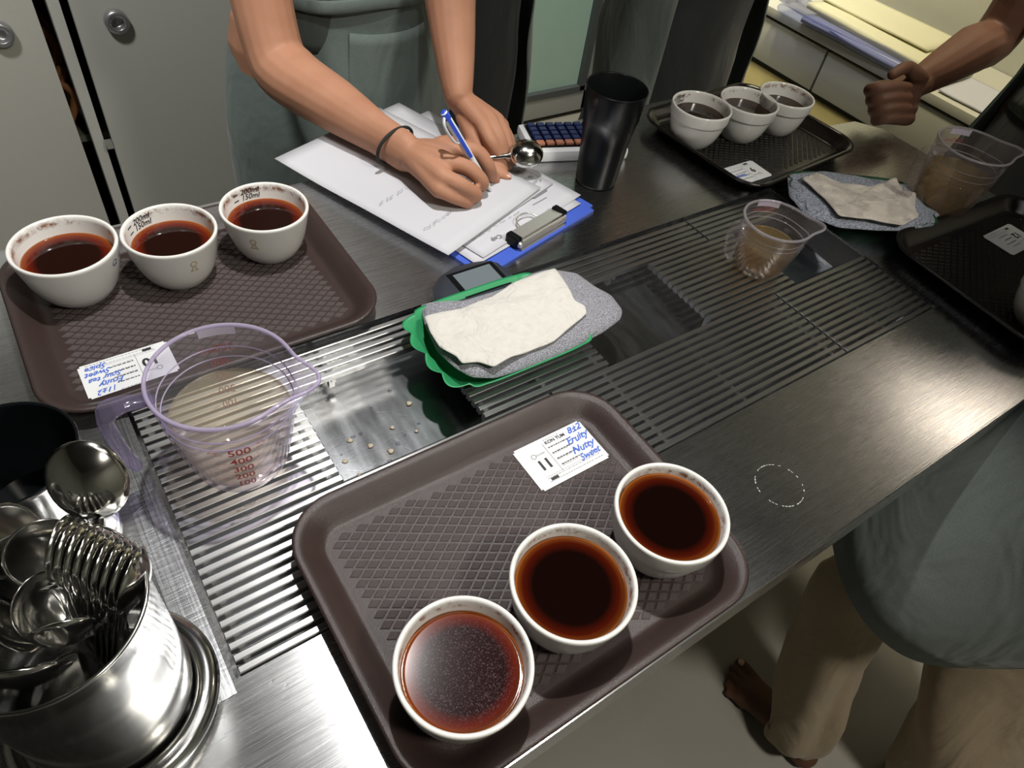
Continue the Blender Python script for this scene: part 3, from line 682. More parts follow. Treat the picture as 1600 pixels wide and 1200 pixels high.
def cup(x, y, level, band, mat, label, scale=1.0, marks=None, logo=None, z=FLZ, group='white cupping bowls on the trays', yaw=0.0):
    c = empty('coffee_bowl', (x, y, z), yaw); c.scale = (scale, scale, 1.0); tag(c, label, 'bowl', group)
    link('bowl_body', CUPM[band], c)
    bm = bmesh.new(); r = inner_r(level) - 0.0003
    prof = [(0, 0.0062)] + [(inner_r(q) - 0.0003, q) for q in (0.0075, 0.012, 0.02, 0.03) if q < level - 0.002] + [(inner_r(level - 0.0008) - 0.0003, level - 0.0008), (r, level + 0.0005), (r - 0.0012, level + 0.0001), (r - 0.003, level), (0, level)]
    lathe(bm, prof, 64); o = mk('coffee', bm, mat, c, True)
    if marks is not None:           # printed volume marks on the inside wall, centred on angle a
        a0 = math.radians(marks); bm = bmesh.new()
        def fin(zc):
            def fn(u, v):
                zz_ = zc + v; rr = inner_r(min(zz_, 0.0559)) - 0.00035; a = a0 - u / 0.043
                return (rr * math.cos(a), rr * math.sin(a), zz_)
            return fn
        for zc, t in ((0.0545, '200ml'), (0.0475, '150ml')):
            if zc > level + 0.002:
                add_text(bm, t, fin(zc), 0.0088, shear=0.25, bold=0.015)
                f = fin(zc); stroke(bm, [(-0.0215, 0), (-0.0185, 0.0), (-0.0145, 0)], 0.0012, f)
        mk('volume_marks', bm, INKB, c)
    if logo:
        kind, ang, zc = logo; a0 = math.radians(ang); bm = bmesh.new()
        def fo(u, v):
            zz_ = zc + v; P = cup_prof(band)[3:14]; rr = 0.0485
            for (ra, za), (rb, zb) in zip(P, P[1:]):
                if za <= zz_ <= zb and zb > za: rr = ra + (rb - ra) * (zz_ - za) / (zb - za); break
            rr += 0.00035; a = a0 + u / 0.046
            return (rr * math.cos(a), rr * math.sin(a), zz_)
        if kind == 'gold':          # ring over a flared foot
            stroke(bm, [(0.0032 * math.cos(t * PI / 10), 0.0042 + 0.0032 * math.sin(t * PI / 10)) for t in range(21)], 0.0011, fo)
            stroke(bm, [(-0.0042, -0.0062), (-0.002, -0.0035), (-0.0018, -0.001), (0, 0.0006), (0.0018, -0.001), (0.002, -0.0035), (0.0042, -0.0062)], 0.0011, fo)
            stroke(bm, [(-0.0045, -0.0062), (0, -0.0055), (0.0045, -0.0062)], 0.0009, fo)
            mk('gold_emblem', bm, INKGOLD, c)
        else:
            stroke(bm, [(-0.009 + 0.0033 * math.cos(t * PI / 10), 0.0033 * math.sin(t * PI / 10)) for t in range(21)], 0.0010, fo)
            stroke(bm, [(-0.0085, -0.0018), (-0.0055, -0.0038)], 0.0010, fo)
            add_text(bm, 'Grinder', lambda u, v: fo(u, v), 0.0050, bold=0.008, align='LEFT')
            mk('navy_emblem', bm, INKNAVY, c)
    return c
cup(0.1256, 0.1350, 0.0470, 0, COF_F, 'nearest coffee bowl on the near tray, with a speckled froth film', 0.995)
cup(0.2281, 0.1447, 0.0490, 0, COF, 'middle coffee bowl of the three on the near brown tray', 1.01, logo=('navy', -77, 0.050))
cup(0.3372, 0.1522, 0.0510, 1, COF, 'farthest bowl on the near brown tray, 200ml mark visible inside', 1.0, marks=128, logo=('gold', -60, 0.043))
cup(-0.0013, 0.6943, 0.0420, 0, COF_L, 'leftmost coffee bowl at the upper left, with a navy emblem outside', 1.02, logo=('navy', -28, 0.047))
cup(0.0954, 0.6780, 0.0420, 0, COF_L, 'middle bowl on the upper-left tray, with both volume marks showing', 0.97, marks=118, logo=('gold', -80, 0.040))
cup(0.1970, 0.6796, 0.0420, 0, COF_L, 'right bowl on the upper-left tray, nearest the white papers', 0.98, marks=93, logo=('gold', -128, 0.040))
cup(0.8830, 0.6735, 0.0430, 1, COF_D, 'left bowl of the three on the dark back tray', 0.97, marks=100)
cup(0.9738, 0.6567, 0.0430, 1, COF_D, 'middle bowl of the three on the dark back tray', 0.97)
cup(1.0560, 0.6482, 0.0400, 1, COF_D, 'right bowl on the dark back tray, with the dark brown rim', 0.93)
cup(1.012, 0.142, 0.0430, 1, COF_D, 'bowl on the right-hand dark tray, cut by the picture edge', 1.0)

# ------------------------------------------------------------------ score cards
def card(cx, cy, rz, sx, sy, label, number=None, title=None, hand=(), z=FLZ + 0.0006, curl=0.0):
    c = empty('score_card', (cx, cy, z), rz); tag(c, label, 'card', 'printed score cards in the trays')
    bm = bmesh.new(); bx(bm, (0, 0, 0), (sx, sy, 0.0005))
    bmesh.ops.bevel(bm, geom=[e for e in bm.edges if abs(e.verts[0].co.z - e.verts[1].co.z) > 1e-5], offset=0.0022, segments=4, affect='EDGES')
    mk('card_sheet', bm, CARD, c)
    zt = 0.00045; fn = lambda x, y: (x, y, zt)
    bm = bmesh.new()
    xl = -sx * 0.5
    if number: add_text(bm, number, lambda u, v: (xl + 0.0205 + u, -0.002 + v, zt), 0.0155, bold=0.035)
    bx(bm, (xl + 0.0195, -0.0185, zt), (0.0085, 0.003, 0.0001))
    if title: add_text(bm, title, lambda u, v: (xl + 0.0345 + u, 0.0185 + v, zt), 0.0052, bold=0.03, align='LEFT')
    random.seed(hash_(label))
    stroke(bm, [(xl + 0.0315, -0.016), (xl + 0.0315, 0.020)], 0.0003, fn)
    for k, y in enumerate((0.0145, 0.0075, 0.000, -0.0075)):
        x = xl + 0.0345
        while x < xl + 0.052 + random.random() * 0.012:
            wd = random.uniform(0.0012, 0.004); stroke(bm, [(x, y - 0.0018), (x + wd, y - 0.0018)], 0.0011, fn); x += wd + 0.0008
    mk('printed_text', bm, INKB, c)
    bm = bmesh.new()
    for y in (0.0225, 0.0045, -0.0030, -0.0110, -0.0165, -0.0205):
        x = xl + (0.0345 if y > -0.015 else 0.013)
        while x < sx / 2 - (0.030 if y > -0.015 else 0.006):
            wd = random.uniform(0.0008, 0.003); stroke(bm, [(x, y), (x + wd, y)], 0.0006, fn); x += wd + 0.0009
    stroke(bm, [(xl + 0.012, -0.0145), (sx / 2 - 0.006, -0.0145)], 0.00025, fn)
    stroke(bm, [(xl + 0.0155 + 0.0025 * math.cos(t * .5), 0.0105 + 0.0025 * math.sin(t * .5)) for t in range(14)], 0.0007, fn)
    add_text(bm, 'Grinder', lambda u, v: (xl + 0.0185 + u, 0.0105 + v, zt), 0.0032, align='LEFT')
    mk('fine_print', bm, INKGREY, c)
    if hand:
        bm = bmesh.new()
        for t, hx, hy, sz, rr in hand:
            cr, sr = math.cos(rr), math.sin(rr)
            add_text(bm, t, lambda u, v: (hx + u * cr - v * sr + 0.0002 * math.sin(u * 900), hy + u * sr + v * cr + 0.0005 * math.sin(u * 600 + hx * 300), zt + 0.0001), sz, shear=0.45, bold=0.02, align='LEFT')
        mk('handwriting', bm, INKBLUE, c)
    return c
def hash_(s): return sum(ord(ch) * (i + 3) for i, ch in enumerate(s))
card(0.3245, 0.2730, 0.01, 0.082, 0.0515, 'white card numbered 11 in the near brown tray, with blue handwriting', '11', 'KON TUM',
     (('8±2', 0.021, 0.0190, 0.0105, 0.05), ('Fruity', 0.0125, 0.0085, 0.0110, 0.05), ('Nutty', 0.011, -0.0025, 0.0110, 0.0), ('Sweet', 0.013, -0.0130, 0.0098, 0.05)))
card(0.0100, 0.5605, PI + 0.01, 0.082, 0.046, 'upside-down white card in the upper-left tray, partly behind the jug handle', '10', None,
     (('11±2', 0.014, 0.0170, 0.0085, 0.05), ('Fruity', 0.006, 0.0085, 0.0090, 0.0), ('Sour tea', 0.006, 0.0005, 0.0085, 0.0), ('Sweet', 0.014, -0.0075, 0.0090, 0.0), ('Spice', 0.016, -0.0155, 0.0090, 0.0)), curl=1)
card(0.9010, 0.5660, PI + 0.0, 0.072, 0.046, 'white card lying in the dark back tray below its three bowls', '9', None, (('Sweet', 0.004, 0.004, 0.009, 0),))
card(1.1650, 0.2650, PI, 0.078, 0.050, 'white card in the dark tray at the right frame edge', '12', None, ())

# ------------------------------------------------------------------ measuring jugs
def jug(x, y, R, rb, H, level, spout, hang, mat, hmat, wmat, label, marks=None, hlen=0.030, tilt=None):
    j = empty('measuring_jug', (x, y, TZ + 0.0005)); tag(j, label, 'jug')
    sa, ha = math.radians(spout), math.radians(hang)
    def rz_(z): t = max(0, min(1, z / H)); return rb + (R - rb) * (1 - (1 - t) ** 1.7)
    def deform(p, a):
        da = (a - sa + PI) % (2 * PI) - PI
        t = max(0, (p.z - H * 0.62) / (H * 0.38)); k = math.exp(-(da / 0.30) ** 2) * t ** 1.5 * R * 0.36
        kk = 1 + k / max(math.hypot(p.x, p.y), 1e-6)
        q = Vector((p.x * kk, p.y * kk, p.z - t * 0.002 * (1 - math.exp(-(da / 0.4) ** 2)))); return q
    bm = bmesh.new(); th = 0.0022
    prof = [(0, 0.002), (rb - 0.006, 0.002), (rb - 0.003, 0.0), (rb - 0.0005, 0.002)] + [(rz_(H * t), H * t) for t in (0.06, 0.12, 0.2, 0.3, 0.42, 0.55, 0.68, 0.78, 0.86, 0.93, 0.97)] + [(R + 0.0014, H * 0.98), (R + 0.0018, H * 0.992), (R + 0.0008, H), (R - th, H)] + [(rz_(H * t) - th, H * t) for t in (0.97, 0.93, 0.86, 0.78, 0.68, 0.55, 0.42, 0.3, 0.2, 0.12)] + [(rb - th - 0.004, 0.0055), (0, 0.005)]
    lathe(bm, prof, 96, deform=deform); mk('jug_body', bm, mat, j, True)
    for t in (0.80, 0.70):        # moulded rings
        bm = bmesh.new(); r0 = rz_(H * t) - th - 0.0003; pts = [deform(Vector((r0 * math.cos(a), r0 * math.sin(a), H * t)), a) for a in [2 * PI * k / 72 for k in range(73)]]
        tube(bm, pts, 0.0006, 6, cap=False); mk('moulded_ring', bm, LIP if hmat is VIO else LIPD, j, True)
    bm = bmesh.new()              # lip bead
    pts = [deform(Vector(((R) * math.cos(a), (R) * math.sin(a), H)), a) for a in [2 * PI * k / 96 for k in range(97)]]
    tube(bm, pts, 0.0017, 8, cap=False); mk('lip', bm, LIP if hmat is VIO else LIPD, j, True)
    # liquid
    bm = bmesh.new(); r = lambda z: rz_(z) - th - 0.0004
    lathe(bm, [(0, 0.0058), (rb - th - 0.005, 0.0062)] + [(r(level * t), level * t) for t in (0.25, 0.45, 0.7, 0.9)] + [(r(level), level + 0.0005), (r(level) - 0.0015, level), (0, level)], 64)
    mk('water', bm, wmat, j, True)
    # open strap handle
    bm = bmesh.new(); u = Vector((math.cos(ha), math.sin(ha), 0)); v = Vector((-u.y, u.x, 0))
    path = [(R - 0.002, H - 0.006), (R + hlen * 0.55, H - 0.002), (R + hlen, H - 0.008), (R + hlen + 0.0005, H * 0.68), (R + hlen * 0.90, H * 0.45), (R + hlen * 0.80, H * 0.36)]
    tube(bm, [u * a + Vector((0, 0, b)) for a, b in path], [(0.004, 0.0055), (0.005, 0.008), (0.006, 0.0125), (0.0055, 0.0120), (0.0048, 0.0100), (0.0040, 0.0085)], 14, up=u if False else Vector((0, 0, 1)), sub=4)
    o = mk('handle', bm, hmat, j, True)
    if marks:
        bm = bmesh.new(); a0 = math.radians(marks)
        def fn_(a1, zc, out=1):
            def fn(uu, vv):
                z = zc + vv; rr = rz_(z) + (0.0004 if out > 0 else -0.0002); a = a1 + uu / R
                return (rr * math.cos(a), rr * math.sin(a), z)
            return fn
        front = hmat is VIO
        for n_, t in enumerate(('100', '200', '300', '400', '500') if front else ()):
            z = 0.024 + n_ * 0.0135
            f = fn_(a0, z); add_text(bm, t, f, 0.0125, bold=0.012)
            stroke(bm, [(0.013, 0), (0.016, 0), (0.020, 0)], 0.0006, f); stroke(bm, [(-0.021, -0.001), (-0.017, -0.001), (-0.013, -0.001)], 0.0005, f)
        for z in ([0.024 + k * 0.00335 for k in range(17)] if front else []): stroke(bm, [(0.0135, 0), (0.0155, 0)], 0.0004, fn_(a0, z))
        if front: add_text(bm, 'cup', fn_(a0 - 0.020 / R, 0.0815), 0.0055); add_text(bm, 'mL', fn_(a0 + 0.018 / R, 0.0835), 0.006)
        if front: mk('red_scale_print', bm, INKRED, j); bm = bmesh.new()
        for n_, t in enumerate(('100', '200', '300', '400', '500ml') if front else ('500ml',)):
            z = (0.026 + n_ * 0.0155) if front else H * 0.80; f = fn_(a0 + PI, z); add_text(bm, t, f, 0.0115); stroke(bm, [(0.012, 0), (0.016, 0), (0.019, 0)], 0.0006, f)
        mk('red_scale_print', bm, INKRED, j)
        f = fn_(a0 + PI - 0.05, H * 0.935, -1); bm = bmesh.new()
        G_ = [[bm.verts.new(f((i / 8 - 0.5) * 0.030, (k_ - 0.5) * 0.010)) for k_ in (0, 1)] for i in range(9)]
        for i in range(8): bm.faces.new((G_[i][0], G_[i + 1][0], G_[i + 1][1], G_[i][1]))
        mk('frosted_tab', bm, FROST, j)
    return j
jug(0.0667, 0.4141, 0.0560, 0.0385, 0.115, 0.066, -34, 178, JUG, VIO, WATER, 'large clear measuring jug of pale water on the left drain grate', marks=-101)
jug(0.7430, 0.3970, 0.0430, 0.0300, 0.076, 0.040, -40, 165, JUGD, JUGD, AMBER, 'small clear measuring cup with amber water on the right-hand grate', marks=-120, hlen=0.016)
jug(1.1180, 0.3690, 0.0520, 0.0370, 0.114, 0.068, -36, 165, JUGD, JUGD, AMBER, 'large measuring jug of amber water at the back of the right-hand tray', marks=-125, hlen=0.034)

# ------------------------------------------------------------------ steel spoon pot and black-lined pot
pot = empty('spoon_pot', (-0.079, 0.252, TZ)); tag(pot, 'steel pot with a thick rolled base ring, full of cupping spoons', 'pot')
bm = bmesh.new(); H = 0.155
lathe(bm, [(0, 0.006), (0.046, 0.006), (0.0495, 0.010), (0.0525, 0.030), (0.0530, 0.10), (0.0530, H - 0.002), (0.0542, H), (0.0545, H + 0.0015), (0.0532, H + 0.0025), (0.0518, H + 0.001), (0.0515, H - 0.004), (0.0512, 0.03), (0.047, 0.011), (0, 0.009)], 96)
mk('pot_body', bm, POLISH, pot, True)
bm = bmesh.new(); pts = [(0.0585 * math.cos(2 * PI * k / 80), 0.0585 * math.sin(2 * PI * k / 80), 0.0095) for k in range(81)]
lathe(bm, [(0.0585 + 0.0088 * math.cos(2 * PI * k / 20), 0.0095 + 0.0088 * math.sin(2 * PI * k / 20)) for k in range(21)], 96); mk('base_ring', bm, POLISH, pot, True)

bp = empty('black_lined_pot', (-0.0828, 0.4011, TZ)); tag(bp, 'round steel pot with a glossy black inside at the left frame edge', 'pot')
bm = bmesh.new(); H2 = 0.12
lathe(bm, [(0, 0.0), (0.041, 0.0), (0.0435, 0.003), (0.0447, 0.02), (0.0450, H2 - 0.004), (0.0458, H2)], 80); lathe(bm, [(0.0458, H2), (0.0455, H2 + 0.0015), (0.0440, H2 + 0.0015)], 80); mk('pot_body', bm, POLISH, bp, True)
bm = bmesh.new(); lathe(bm, [(0.0456, H2 + 0.0018), (0.0445, H2 + 0.0028), (0.0432, H2 + 0.001), (0.0425, H2 - 0.02), (0.042, 0.012), (0, 0.008)], 80); mk('black_lining', bm, BLKIN, bp, True)
bm = bmesh.new(); lathe(bm, [(0, 0.045), (0.0418, 0.045), (0.0418, 0.0455), (0, 0.0455)], 64); mk('dark_liquid', bm, simple('dark_liquid', (0.003, 0.004, 0.005), 0.03), bp)

# cupping spoon: round bowl, waisted neck, flat tapering handle (handle along -Z from the bowl)
def spoon_mesh():
    bm = bmesh.new(); n, m = 28, 8; a, b, dp, t = 0.0215, 0.0185, 0.0085, 0.0008
    def surf(s, i, off):
        th = 2 * PI * i / n; x = b * s * math.cos(th); z = a * s * math.sin(th); y = -dp * (1 - s ** 2.2)
        nrm = Vector((x / b ** 2, -0.02 / dp * 1, z / a ** 2)); 
        return Vector((x, y + off, z))
    for off in (0, t):
        c = bm.verts.new(surf(0, 0, off)); prev = None
        R_ = [[bm.verts.new(surf((k + 1) / m, i, off)) for i in range(n)] for k in range(m)]
        for i in range(n): bm.faces.new((c, R_[0][i], R_[0][(i + 1) % n]))
        for A, B in zip(R_, R_[1:]):
            for i in range(n): bm.faces.new((A[i], A[(i + 1) % n], B[(i + 1) % n], B[i]))
        if off == 0: keep = R_[-1]
        else:
            for i in range(n): bm.faces.new((keep[i], keep[(i + 1) % n], R_[-1][(i + 1) % n], R_[-1][i]))
    tube(bm, [(0, 0.0005, -0.020), (0, 0.002, -0.028), (0, 0.004, -0.045), (0, 0.004, -0.080), (0, 0.001, -0.125)], [(0.0010, 0.0050), (0.0014, 0.0030), (0.0014, 0.0028), (0.0012, 0.0040), (0.0010, 0.0065)], 12, up=Vector((0, 1, 0)), sub=4)
    bmesh.ops.recalc_face_normals(bm, faces=bm.faces)
    me = bpy.data.meshes.new('cupping_spoon'); bm.to_mesh(me); bm.free(); me.materials.append(SPOON)
    for p in me.polygons: p.use_smooth = True
    return me
SPM = spoon_mesh()
def spoon(pos, zdir, ydir, label, group=None, scale=1.0):
    """bowl centre at pos; zdir points away from the handle; ydir = open side of the bowl"""
    z = Vector(zdir).normalized(); y = Vector(ydir); y = (y - z * y.dot(z)).normalized(); x = y.cross(z)
    M = Matrix((x, y, z)).transposed().to_4x4(); M.translation = Vector(pos)
    o = link('cupping_spoon', SPM); o.matrix_world = M @ Matrix.Scale(scale, 4)
    tag(o, label, 'spoon', group or 'cupping spoons in the steel pot'); return o
PZ = TZ + 0.150
PC = Vector((-0.079, 0.252, 0))
order = ('outermost', 'second', 'third', 'fourth', 'fifth', 'sixth', 'seventh', 'eighth', 'innermost')
for k in range(9):                 # nested fan of spoons standing on edge at the right of the pot
    t = k / 8
    p = Vector((-0.060 + 0.026 * t, 0.284 - 0.034 * t, PZ + 0.004 - 0.006 * t))
    foot = Vector((-0.085 + 0.012 * t, 0.258 - 0.02 * t, TZ + 0.03))
    spoon(p, p - foot, (-0.72, 0.62, 0.25), order[k] + ' of the nested spoons fanned at the right side of the steel pot, counted from the black pot', 'nested spoons fanned in the steel pot')
def pot_spoon(px, py, dz, fx, fy, y, lab, sc=1.0):
    p = at(px, py, PZ + dz); f_ = Vector((PC.x + fx, PC.y + fy, TZ + 0.022)); spoon(p, p - f_, y, lab, scale=sc)
pot_spoon(137, 752, 0.026, 0.01, -0.015, (0.35, 0.75, -0.45), 'tallest spoon, its back leaning over the pot rim toward the black pot', 1.22)
pot_spoon(72, 868, 0.004, 0.0, -0.020, (0.1, -0.9, 0.6), 'large spoon bowl lying open side up at the back of the steel pot', 1.12)
pot_spoon(15, 845, 0.004, 0.015, -0.010, (0.5, -0.5, 0.7), 'spoon bowl at the far left rim of the steel pot', 1.08)
pot_spoon(70, 945, -0.016, 0.010, -0.02, (0.3, -0.3, 0.9), 'dark spoon bowl tilted in the middle of the steel pot')
pot_spoon(105, 985, -0.006, 0.0, 0.025, (0.2, 0.7, 0.7), 'spoon bowl face up in the front half of the steel pot', 1.0)
pot_spoon(45, 1045, -0.002, 0.012, 0.028, (0.3, 0.8, 0.6), 'spoon bowl at the front left rim of the steel pot', 1.12)
pot_spoon(15, 975, -0.012, 0.028, 0.005, (0.8, 0.1, 0.6), 'spoon bowl half hidden at the left of the steel pot', 1.08)

# ------------------------------------------------------------------ green scalloped trays with towel and filter paper
def star_sheet(name, pts, zb, thick, mat, seed=0, amp=0.003, power=4, parent=None, freq=26, rip=0.0, rings=18, n=140, crease=0.0):
    """thin closed pillow with an outline through world points pts; folds from noise"""
    P = [Vector((p[0], p[1])) for p in pts]; c = sum(P, Vector((0, 0))) / len(P)
    # dense resample of the closed outline
    L = []; m = len(P)
    for i in range(m):
        for k in range(8): L.append(P[i].lerp(P[(i + 1) % m], k / 8))
    cum = [0]
    for i in range(len(L)): cum.append(cum[-1] + (L[(i + 1) % len(L)] - L[i]).length)
    O = []
    for k in range(n):
        s = cum[-1] * k / n; i = max(j for j in range(len(L)) if cum[j] <= s); d_ = (cum[i + 1] - cum[i]) or 1
        O.append(L[i].lerp(L[(i + 1) % len(L)], (s - cum[i]) / d_))
    for _ in range(2): O = [(O[i - 1] + O[i] * 2 + O[(i + 1) % n]) / 4 for i in range(n)]
    bm = bmesh.new()
    def Z(x, y, s):
        f = n3(x, y, seed, freq) + 0.5 * n3(x, y, seed + 5, freq * 2.3)
        cr = abs(n3(x + y * .4, y, seed + 11, freq * 0.8)) if crease else 0
        return zb + thick * (1 - s ** power) + amp * f * (1 - s ** 8 * 0.4) + crease * cr
    top = [[bm.verts.new((c.x + (o.x - c.x) * r / rings, c.y + (o.y - c.y) * r / rings, Z(c.x + (o.x - c.x) * r / rings, c.y + (o.y - c.y) * r / rings, r / rings) + (rip * n3(o.x, o.y, seed, 90) if r == rings else 0))) for o in O] for r in range(1, rings + 1)]
    ct = bm.verts.new((c.x, c.y, Z(c.x, c.y, 0)))
    bot = [bm.verts.new((v.co.x, v.co.y, v.co.z - 0.0012)) for v in top[-1]]
    for i in range(n):
        j = (i + 1) % n; bm.faces.new((ct, top[0][i], top[0][j]))
        for A, B in zip(top, top[1:]): bm.faces.new((A[i], B[i], B[j], A[j]))
        bm.faces.new((top[-1][i], bot[i], bot[j], top[-1][j]))
    bm.faces.new(bot[::-1])
    return mk(name, bm, mat, parent, True)
def green_tray(cx, cy, rz, hx, hy, mat, label, rimz=0.026):
    t = empty('green_tray', (cx, cy, TZ + 0.0005), rz); tag(t, label, 'tray', 'scalloped green sorting trays')
    bm = bmesh.new(); n = 384; ex = 4.5
    RAW = []
    for k in range(2000):
        a = 2 * PI * k / 2000; r = (abs(math.cos(a) / hx) ** ex + abs(math.sin(a) / hy) ** ex) ** (-1 / ex); RAW.append((r * math.cos(a), r * math.sin(a)))
    cum = [0.0]
    for k in range(2000): cum.append(cum[-1] + math.dist(RAW[k], RAW[(k + 1) % 2000]))
    PTS = []; q = 0
    for k in range(n):
        while cum[q + 1] < cum[-1] * k / n: q += 1
        PTS.append(RAW[q])
    def outl(ins, scal):
        O = []
        for k in range(n):
            x, y = PTS[k]; kx, ky = (hx - ins) / hx, (hy - ins) / hy
            wgt = max(0.0, min(1.0, (abs(x) - hx * 0.62) / (hx * 0.16)))
            c_ = 1.6 * abs(math.sin(PI * 18 * k / n)) - 1.0; r2 = 1 + scal * wgt * c_ * 0.040; O.append((x * r2 * kx, y * r2 * ky, c_ * wgt * scal))
        return O
    prof = [(0.030, 0.0022, 0), (0.024, 0.0025, 0), (0.018, 0.005, 0.1), (0.010, rimz * 0.6, 0.5), (0.003, rimz * 0.93, 1), (0.0, rimz, 1), (0.0015, rimz - 0.0016, 1), (0.0115, rimz * 0.55, 0.5), (0.0195, 0.0032, 0.1), (0.026, 0.0, 0), (0.034, 0.0, 0)]
    R_ = [[bm.verts.new((x, y, z - 0.0010 * (w_ if z > 0.01 else 0))) for x, y, w_ in outl(i, s)] for i, z, s in prof]
    for A, B in zip(R_, R_[1:]):
        for k in range(n): bm.faces.new((A[k], A[(k + 1) % n], B[(k + 1) % n], B[k]))
    bm.faces.new(R_[0]); bm.faces.new(R_[-1][::-1])
    mk('tray_body', bm, mat, t, True)
    if mat is GREEN:
        bm = bmesh.new(); add_text(bm, 'SCAA', lambda u, v: (0.02 + u, -hy + 0.0065 + v * 0.55, rimz * 0.86 + v * 0.9), 0.006); mk('embossed_print', bm, simple('pale_print', (0.6, 0.7, 0.62), 0.5), t)
    return t
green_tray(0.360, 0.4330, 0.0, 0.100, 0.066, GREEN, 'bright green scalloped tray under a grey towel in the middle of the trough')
W = lambda pts, z: [at(x, y, z) for x, y in pts]
tp = [(657, 468), (664, 500), (683, 540), (712, 568), (738, 583), (775, 583), (830, 566), (890, 540), (940, 515), (972, 492), (975, 478), (958, 455), (930, 440), (902, 419), (880, 417), (860, 414), (830, 422), (800, 440), (760, 452), (715, 466)]
o = star_sheet('folded_towel', W(tp, TZ + 0.030), TZ + 0.0235, 0.0075, TOWEL, 1, 0.0022, 10, freq=18, n=180)
s_ = o.modifiers.new('sol', 'SOLIDIFY'); s_.thickness = 0.004; s_.offset = -1
tag(o, 'grey heathered microfibre towel folded in the bright green tray', 'towel')
fp = [(663, 490), (672, 515), (688, 538), (714, 552), (722, 562), (748, 561), (772, 570), (800, 555), (850, 535), (868, 526), (895, 505), (918, 485), (914, 475), (898, 468), (888, 450), (868, 416), (845, 424), (800, 440), (770, 458), (720, 478)]
o = star_sheet('filter_paper', W(fp, TZ + 0.039), TZ + 0.0350, 0.004, FILT, 4, 0.0045, 5, freq=17, n=260, crease=0.007, rings=34); tag(o, 'crumpled clean white filter cloth on the towel in the bright green tray', 'filter cloth')
gt2c = at(1345, 312, TZ + 0.02)
green_tray(gt2c.x, gt2c.y, -0.55, 0.105, 0.062, GREEN_SHADE, 'green scalloped tray in the shade at the right, behind the small measuring cup', 0.024)
tp2 = [(1232, 268), (1236, 300), (1262, 330), (1310, 350), (1400, 356), (1462, 348), (1474, 330), (1450, 318), (1444, 284), (1412, 284), (1340, 270), (1280, 262)]
o = star_sheet('folded_towel', W(tp2, TZ + 0.027), TZ + 0.0215, 0.007, fabric('blue_grey_towel', (0.23, 0.25, 0.30), scale=420, fold=0.1, heather=0.4), 2, 0.003, 8, freq=18); tag(o, 'blue-grey towel in the shaded green tray at the right', 'towel')
fp2 = [(1253, 275), (1290, 310), (1312, 336), (1360, 340), (1412, 350), (1440, 333), (1430, 322), (1432, 300), (1412, 296), (1402, 273), (1360, 290), (1300, 282), (1275, 268)]
o = star_sheet('filter_paper', W(fp2, TZ + 0.037), TZ + 0.0330, 0.003, FILTD, 8, 0.0045, 5, freq=18, crease=0.006, rings=30); tag(o, 'brown-stained filter cloth on the blue-grey towel at the right', 'filter cloth')

# ------------------------------------------------------------------ timer / scale behind the green tray
dv = empty('digital_timer', (0.378, 0.512, TZ + 0.0005), 0.0); tag(dv, 'dark rounded digital scale with a grey display behind the bright green tray', 'scale')
bm = bmesh.new(); top, lo = [], []
ol = [(-0.056, -0.05), (-0.058, 0.0), (-0.050, 0.018), (-0.034, 0.031), (-0.012, 0.038), (0.014, 0.037), (0.032, 0.033), (0.043, 0.024), (0.046, 0.0), (0.048, -0.05)]
for ins, z in ((0.002, 0.0), (0.0, 0.003), (0.0, 0.014), (0.003, 0.018), (0.010, 0.0205)):
    top.append([bm.verts.new((x * (1 - ins / 0.05), y - (ins if y > 0.0 else 0), z)) for x, y in ol])
for A, B in zip(top, top[1:]):
    for k in range(len(ol)): bm.faces.new((A[k], A[(k + 1) % len(ol)], B[(k + 1) % len(ol)], B[k]))
bm.faces.new(top[-1]); bm.faces.new(top[0][::-1]); sharp(mk('housing', bm, DEVICE, dv), 40)
bm = bmesh.new(); bx(bm, (0.002, 0.002, 0.0208), (0.062, 0.044, 0.0012), bev=0.0005); mk('display_bezel', bm, BLKPL, dv)
bm = bmesh.new(); bx(bm, (0.002, 0.004, 0.0216), (0.050, 0.031, 0.0006)); mk('display', bm, LCD, dv)

# ------------------------------------------------------------------ clipboard, papers, pen
BA = math.atan2(0.25, 0.97)
ux = Vector((math.cos(BA), math.sin(BA), 0)); uy = Vector((-ux.y, ux.x, 0))
FL = Vector((0.400, 0.532, TZ + 0.0005))
cb = empty('clipboard', FL, BA); tag(cb, 'blue clipboard under loose papers beside the writing hand', 'clipboard')
bm = bmesh.new(); bx(bm, (0.115, 0.155, 0.0015), (0.23, 0.31, 0.003)); bmesh.ops.bevel(bm, geom=[e for e in bm.edges if abs(e.verts[0].co.z - e.verts[1].co.z) > 1e-5], offset=0.008, segments=4, affect='EDGES')
mk('board', bm, BLUEB, cb)
bm = bmesh.new()      # spring clip
bx(bm, (0.118, 0.016, 0.0040), (0.088, 0.026, 0.002)); bx(bm, (0.118, 0.008, 0.012), (0.088, 0.0025, 0.014), rot=Matrix.Rotation(0.5, 3, 'X')); bx(bm, (0.118, 0.019, 0.0165), (0.088, 0.020, 0.0018), rot=Matrix.Rotation(-0.15, 3, 'X'))
tube(bm, [(0.074, 0.008, 0.0105), (0.162, 0.008, 0.0105)], 0.0045, 12); sharp(mk('spring_clip', bm, CHROME, cb))
for x in (0.073, 0.164):
    bm = bmesh.new(); bx(bm, (x, 0.018, 0.0135), (0.010, 0.020, 0.013), bev=0.002); mk('black_clip_end', bm, BLKPL, cb)
